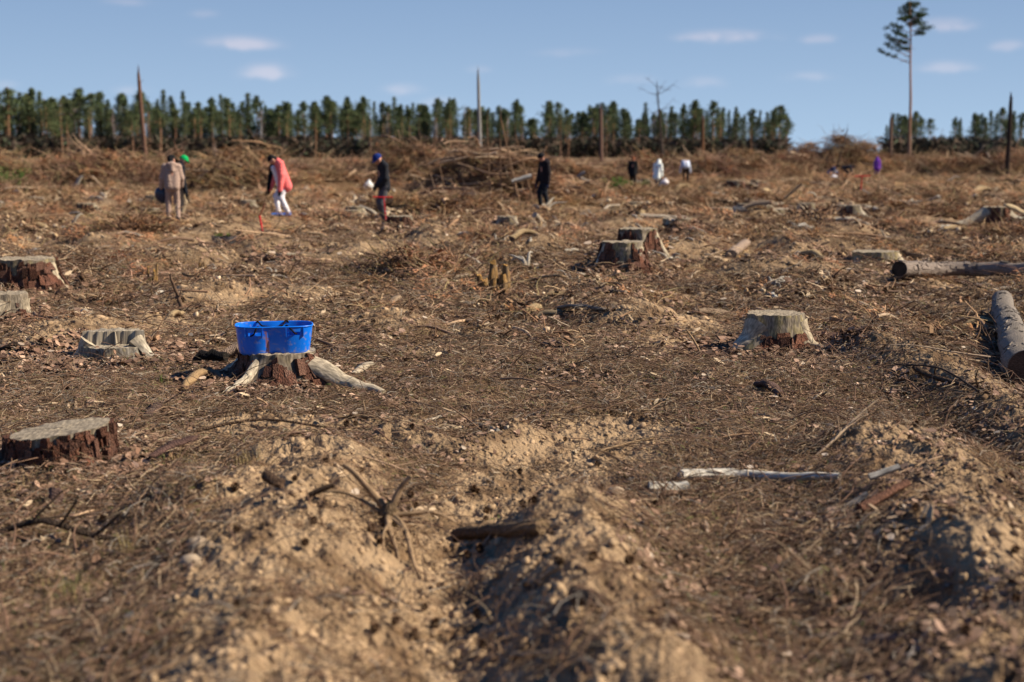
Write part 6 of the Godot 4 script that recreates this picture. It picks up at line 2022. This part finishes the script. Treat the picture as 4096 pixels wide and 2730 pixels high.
	# branches poking out of the big heap against the forest
	for e in [["two bare branch tips slanting up left out of the big heap", 1010, 962, 300, 0.035], ["second slanting branch tip out of the big heap, just right of the first", 1032, 995, 318, 0.03], ["short dead stem standing right of the birch trunk in the big heap", 1128, 1119, 284, 0.045], ["straight pale stake standing in the middle of the big heap", 1151, 1149, 322, 0.05], ["long rust brown branch slanting up left over the big heap's right side", 1200, 1150, 268, 0.06], ["rust brown bough lying over the right shoulder of the big heap", 1235, 1185, 310, 0.05]]:
		snag("dead_branch", e[0], e[1], e[2], e[3], 48.5, e[4] * 0.75, e[4] * 0.35, Color(0.5, 0.32, 0.2), Color(0.45, 0.27, 0.16), 2)
	# the uprooted root crown on the bank of the furrow
	var rng := RandomNumberGenerator.new()
	rng.seed = 61
	var c: Vector3 = Vector3(-0.597, 0.100, -6.713)
	var t := thing("uprooted_root", "uprooted root crown with arms spread in the air on the furrow's left bank", "root", Vector3(c.x, ground_at(c.x, c.z), c.z))
	var core := MB.new()
	core.blob(Vector3(0, 0.07, 0), Vector3(0.06, 0.07, 0.06), 8, 10, tan_ * 0.7, 0.25, rng)
	core.renormal()
	part("core", core.mesh(), M.bark, t)
	for e in [[Vector3(-0.22, 0.24, -0.05), 0.028, 0.02], [Vector3(0.11, 0.2, 0.0), 0.026, 0.012], [Vector3(0.33, -0.02, 0.05), 0.016, 0.008], [Vector3(-0.38, 0.1, -0.1), 0.014, 0.007], [Vector3(0.06, -0.14, 0.35), 0.024, 0.01], [Vector3(0.22, -0.2, 0.5), 0.022, 0.012], [Vector3(0.1, -0.08, 0.2), 0.012, 0.007], [Vector3(0.02, -0.1, 0.42), 0.014, 0.006]]:
		var m := MB.new()
		var a := Vector3(0, 0.08, 0)
		var b: Vector3 = a + e[0]
		m.tube(sweep(a, b, 10, 0.03, rng, 0.04), taper(10, e[1] * 0.8, e[2] * 0.7), 8, tan_ * 0.85, tan_, 0.22, rng)
		m.renormal()
		part("root_arm", m.mesh(), M.wood, t)
	var fb := MB.new()
	for e in 40:
		var a := Vector3(rng.randf_range(-0.3, 0.25), rng.randf_range(-0.02, 0.16), rng.randf_range(-0.08, 0.3))
		fb.tube(sweep(a, a + Vector3(rng.randf_range(-1, 1), rng.randf_range(-1.2, 0.3), rng.randf_range(-0.5, 1)) * rng.randf_range(0.06, 0.2), 6, 0.01, rng, 0.12), taper(6, 0.004, 0.0012), 4, tan_ * 0.7, tan_ * 0.8, 0.1, rng)
	tag(part("rootlets", fb.mesh(), M.litter, t), "", "", "", "stuff")
	# slabs of split wood and bark
	slab("wood_slab", "thick split slab with orange bark in front of the tub's stump", "slab", Vector3(-2.613, 0.000, -11.135), Vector3(-2.508, 0.060, -11.564), 0.14, 0.06, Color(0.5, 0.33, 0.17), Color(0.34, 0.2, 0.12), -0.3)
	slab("wood_slab", "narrow dark edged slab leaning right behind the orange barked slab", "slab", Vector3(-2.530, 0.060, -11.583), Vector3(-2.375, 0.000, -11.499), 0.09, 0.05, Color(0.3, 0.2, 0.13), Color(0.16, 0.1, 0.07), 0.5)
	slab("bark_slab", "charred black slab beside the pale round log left of the tub", "slab", Vector3(-2.813, 0.000, -12.391), Vector3(-2.506, 0.040, -12.340), 0.13, 0.09, Color(0.035, 0.03, 0.028), Color(0.05, 0.04, 0.035), 0.2, true)
	slab("wood_slab", "pale pinkish rounded log end behind the tub's left side", "log", Vector3(-2.580, 0.020, -12.552), Vector3(-2.358, 0.030, -12.612), 0.15, 0.11, Color(0.5, 0.36, 0.27), Color(0.3, 0.2, 0.14), 0.0, true)
	slab("bark_slab", "grey brown bark strip on the sand below the tub", "bark", Vector3(-2.648, 0.000, -10.144), Vector3(-2.628, 0.020, -10.482), 0.1, 0.03, Color(0.26, 0.17, 0.14), Color(0.16, 0.1, 0.08), 0.1, true)
	slab("bark_slab", "long bark strip lying over the right side of the nearest stump's mound", "bark", Vector3(-2.130, 0.080, -8.209), Vector3(-1.934, 0.120, -8.543), 0.07, 0.03, Color(0.24, 0.14, 0.115), Color(0.14, 0.08, 0.07), 0.2, true)
	slab("bark_slab", "chunk of layered bark on the litter below the lichen stump", "bark", Vector3(1.966, 0.000, -11.213), Vector3(2.083, 0.000, -10.853), 0.13, 0.06, Color(0.34, 0.21, 0.17), Color(0.1, 0.05, 0.04), -0.2, true)
	slab("wood_slab", "torn white splinter lying right of the tub's long root", "slab", Vector3(-1.378, 0.000, -12.209), Vector3(-1.242, 0.030, -12.530), 0.09, 0.03, Color(0.66, 0.55, 0.4), Color(0.4, 0.3, 0.2), 0.3)
	slab("wood_slab", "grey plank lying flat in the middle ground", "plank", Vector3(0.534, 0.000, -16.778), Vector3(1.020, 0.000, -15.522), 0.13, 0.04, Color(0.36, 0.3, 0.24), Color(0.24, 0.19, 0.15))
	slab("wood_slab", "pale plank left of the rotten orange stump", "slab", Vector3(-0.926, 0.009, -20.300), Vector3(-0.619, 0.142, -20.500), 0.16, 0.06, Color(0.48, 0.37, 0.25), Color(0.3, 0.2, 0.13), -0.2, false, true)
	slab("wood_slab", "second shorter pale slab left of the rotten orange stump", "slab", Vector3(-1.013, 0.000, -19.577), Vector3(-0.872, 0.050, -19.658), 0.12, 0.06, Color(0.54, 0.42, 0.3), Color(0.35, 0.24, 0.15), 0.2)
	slab("wood_slab", "large white slab of split wood on the sand at the right middle", "slab", Vector3(6.548, 0.008, -33.400), Vector3(7.161, -0.002, -33.400), 0.3, 0.2, white, pale * 0.6, 0.0, false, true)
	slab("wood_slab", "white wedge of split wood at the left tip of the long root", "slab", Vector3(10.233, -0.030, -35.200), Vector3(10.957, 0.078, -35.400), 0.22, 0.08, white, pale * 0.7, 0.3, false, true)
	slab("wood_slab", "bright split plank on the broken stump at the right edge", "plank", Vector3(12.806, 0.558, -37.000), Vector3(13.501, 0.176, -37.000), 0.24, 0.07, Color(0.62, 0.47, 0.28), pale * 0.6, 0.7, false, true)
	slab("wood_slab", "pale broken block standing behind the stump with the white root", "block", Vector3(6.134, 0.117, -39.300), Vector3(6.442, 0.332, -39.300), 0.25, 0.2, pale, pale * 0.7, 0.0, false, true)
	slab("wood_slab", "sawn orange log end far off at the right", "log", Vector3(15.428, 0.202, -58.000), Vector3(15.957, 0.202, -58.000), 0.55, 0.5, Color(0.48, 0.3, 0.15), Color(0.3, 0.18, 0.1), 0.0, false, true)
	slab("wood_slab", "white slab standing on end at the far left", "slab", Vector3(-18.737, 0.021, -61.000), Vector3(-18.349, 0.907, -61.000), 0.34, 0.16, white * 0.85, pale * 0.6, 0.5, false, true)
	slab("bark_slab", "big bark plate in the left foreground litter", "bark", Vector3(-2.446, 0.000, -7.365), Vector3(-2.433, 0.100, -7.413), 0.1, 0.03, Color(0.3, 0.19, 0.16), Color(0.17, 0.1, 0.08), 0.9, true)
	slab("bark_slab", "pale flake of bark low in the right foreground", "bark", Vector3(1.272, 0.020, -5.073), Vector3(1.404, 0.030, -4.946), 0.09, 0.02, Color(0.52, 0.38, 0.32), Color(0.3, 0.2, 0.16), 0.2, true)
	rotten("tree_stump", "rotten hollow stump of upright orange splinters in the middle", Vector2(-0.228, -18.332), 0.18, 0.4, 13, 5.6, ORANGE, 2.6)
	rotten("wood_block", "upright orange block of split heartwood left behind the tub", Vector2(-5.143, -20.263), 0.06, 0.28, 4, 2.2, Color(0.55, 0.31, 0.09))
	rotten("wood_block", "squat brown orange stub with a dark side, right of the orange block", Vector2(-4.689, -21.536), 0.075, 0.26, 5, 3.4, Color(0.36, 0.19, 0.06))
	rotten("wood_block", "tiny orange stub left of the rotten hollow stump", Vector2(-0.682, -19.371), 0.045, 0.11, 3, 2.0, ORANGE)
	rotten("tree_stump", "rotten orange stump split in two far right of the black clad person", Vector2(3.050, -41.046), 0.2, 0.25, 6, 3.6, ORANGE)
	# stones
	for e in [["round pale stone in the left foreground sand", Vector2(-1.360, -5.835), 0.045], ["rounded clod of sandy stone behind the pale stone", Vector2(-1.411, -6.195), 0.05], ["pale stone on the right hand bank's crest", Vector2(0.544, -7.270), 0.05]]:
		var m := MB.new()
		m.blob(Vector3(0, e[2] * 0.5, 0), Vector3(1.1, 0.8, 0.9) * e[2], 10, 14, Color(0.34, 0.26, 0.18), 0.05, rng)
		m.renormal()
		var o := part("stone", m.mesh(), M.clod)
		o.position = on_ground(e[1])
		tag(o, e[0], "stone")
	# the leaning stub of an uprooted trunk far left, and its root ball
	snag("leaning_stub", "thick leaning grey stub of an uprooted trunk, far off left of the pink jacket", 502, 492, 345, 92.0, 0.26, 0.22, Color(0.4, 0.3, 0.25), Color(0.42, 0.31, 0.25))
	# broken wood all over the far ground: each its own piece
	var protos := []
	for k in 8:
		protos.append(slab_mesh(1.0, [0.22, 0.3, 0.16, 0.4][k % 4], [0.14, 0.1, 0.12, 0.2][k % 4], [pale, Color(0.42, 0.3, 0.2), white * 0.9, Color(0.5, 0.36, 0.2)][k % 4] as Color, (brown if k % 2 else tan_ * 0.7) as Color, rng))
	for k in 280:
		var p := spread(rng, 16.0, 90.0)
		var o := part("wood_piece", protos[k % 8], M.wood)
		var L := rng.randf_range(0.18, 0.75) * clampf(p.length() / 32.0, 0.7, 1.7)
		o.transform = Transform3D(Basis.from_euler(Vector3(rng.randf_range(-0.5, 0.5), rng.randf() * TAU, rng.randf_range(-0.35, 0.35))).scaled(Vector3.ONE * L), on_ground(p, L * 0.07))
		tag(o, "broken pale piece of wood lying on the churned far ground", "wood", "broken wood on the far ground")
	for k in 270:
		var p := spread(rng, 13.0, 95.0)
		var o := part("branch", branch_protos[k % 8], M.litter)
		var L := rng.randf_range(0.5, 1.6) * clampf(p.length() / 32.0, 0.6, 1.6)
		o.transform = Transform3D(Basis.from_euler(Vector3(rng.randf() * TAU, rng.randf() * TAU, rng.randf_range(-0.15, 0.25))).scaled_local(Vector3(L, L * 1.3, L * 1.3)), on_ground(p, L * 0.03))
		tag(o, "bare branch lying on the churned far ground", "branch", "branches on the far ground")
	for k in 70:
		var p := spread(rng, 7.0, 17.0)
		var o := part("branch", branch_protos[k % 8], M.litter)
		var L := rng.randf_range(0.25, 0.9)
		var th := rng.randf_range(0.5, 0.9)
		var tt := tilt_at(p, rng.randf() * TAU, Vector3.ONE, 0.015)
		o.transform = Transform3D(tt.basis * Basis.from_euler(Vector3(rng.randf_range(-0.3, 0.3), 0, rng.randf_range(-0.06, 0.1))) * Basis.from_scale(Vector3(L, L * th * 0.8, L * th * 0.8)), tt.origin)
		tag(o, "thin dead branch lying on the litter of the near ground", "branch", "thin branches on the near litter")
	# torn pale roots thrown about
	var rp := []
	for k in 5:
		var m := MB.new()
		for e in 3 + k % 3:
			var an := rng.randf() * TAU
			var en := Vector3(cos(an) * rng.randf_range(0.4, 1.0), rng.randf_range(-0.05, 0.45), sin(an) * rng.randf_range(0.4, 1.0))
			m.tube(sweep(Vector3(0, 0.06, 0), en, 8, rng.randf_range(0.05, 0.2), rng, 0.08), taper(8, rng.randf_range(0.05, 0.11), 0.018), 7, pale * rng.randf_range(0.6, 1.0), white * rng.randf_range(0.6, 1.05), 0.15, rng)
		m.renormal()
		rp.append(m.mesh())
	for k in 85:
		var p := spread(rng, 19.0, 85.0)
		var o := part("torn_root", rp[k % 5], M.wood)
		var L := rng.randf_range(0.22, 0.62) * clampf(p.length() / 34.0, 0.75, 1.6)
		o.transform = Transform3D(Basis.from_euler(Vector3(rng.randf_range(-0.5, 0.5), rng.randf() * TAU, rng.randf_range(-0.5, 0.5))).scaled(Vector3.ONE * L), on_ground(p, 0.02))
		tag(o, "pale torn root with several arms lying on the churned far ground", "root", "torn roots on the far ground")
	var fs := []
	for k in 6:
		var o := stump("weathered stump among the brush of the far clearing", spread(rng, 44.0, 60.0), rng.randf_range(0.2, 0.34), rng.randf_range(0.2, 0.4), {"roots": [[rng.randf_range(30, 90), 0.3, 0.1], [rng.randf_range(-90, -30), 0.2, 0.1]], "bark": 0.5, "big": false}, "far stumps")
		fs.append(o)
	for k in 40:
		var o: Node3D = copy(fs[k % 6])
		o.position = on_ground(spread(rng, 40.0, 95.0), -0.06)
		o.rotation.y = rng.randf_range(-0.6, 0.6)
		o.scale = Vector3.ONE * rng.randf_range(0.7, 1.2)
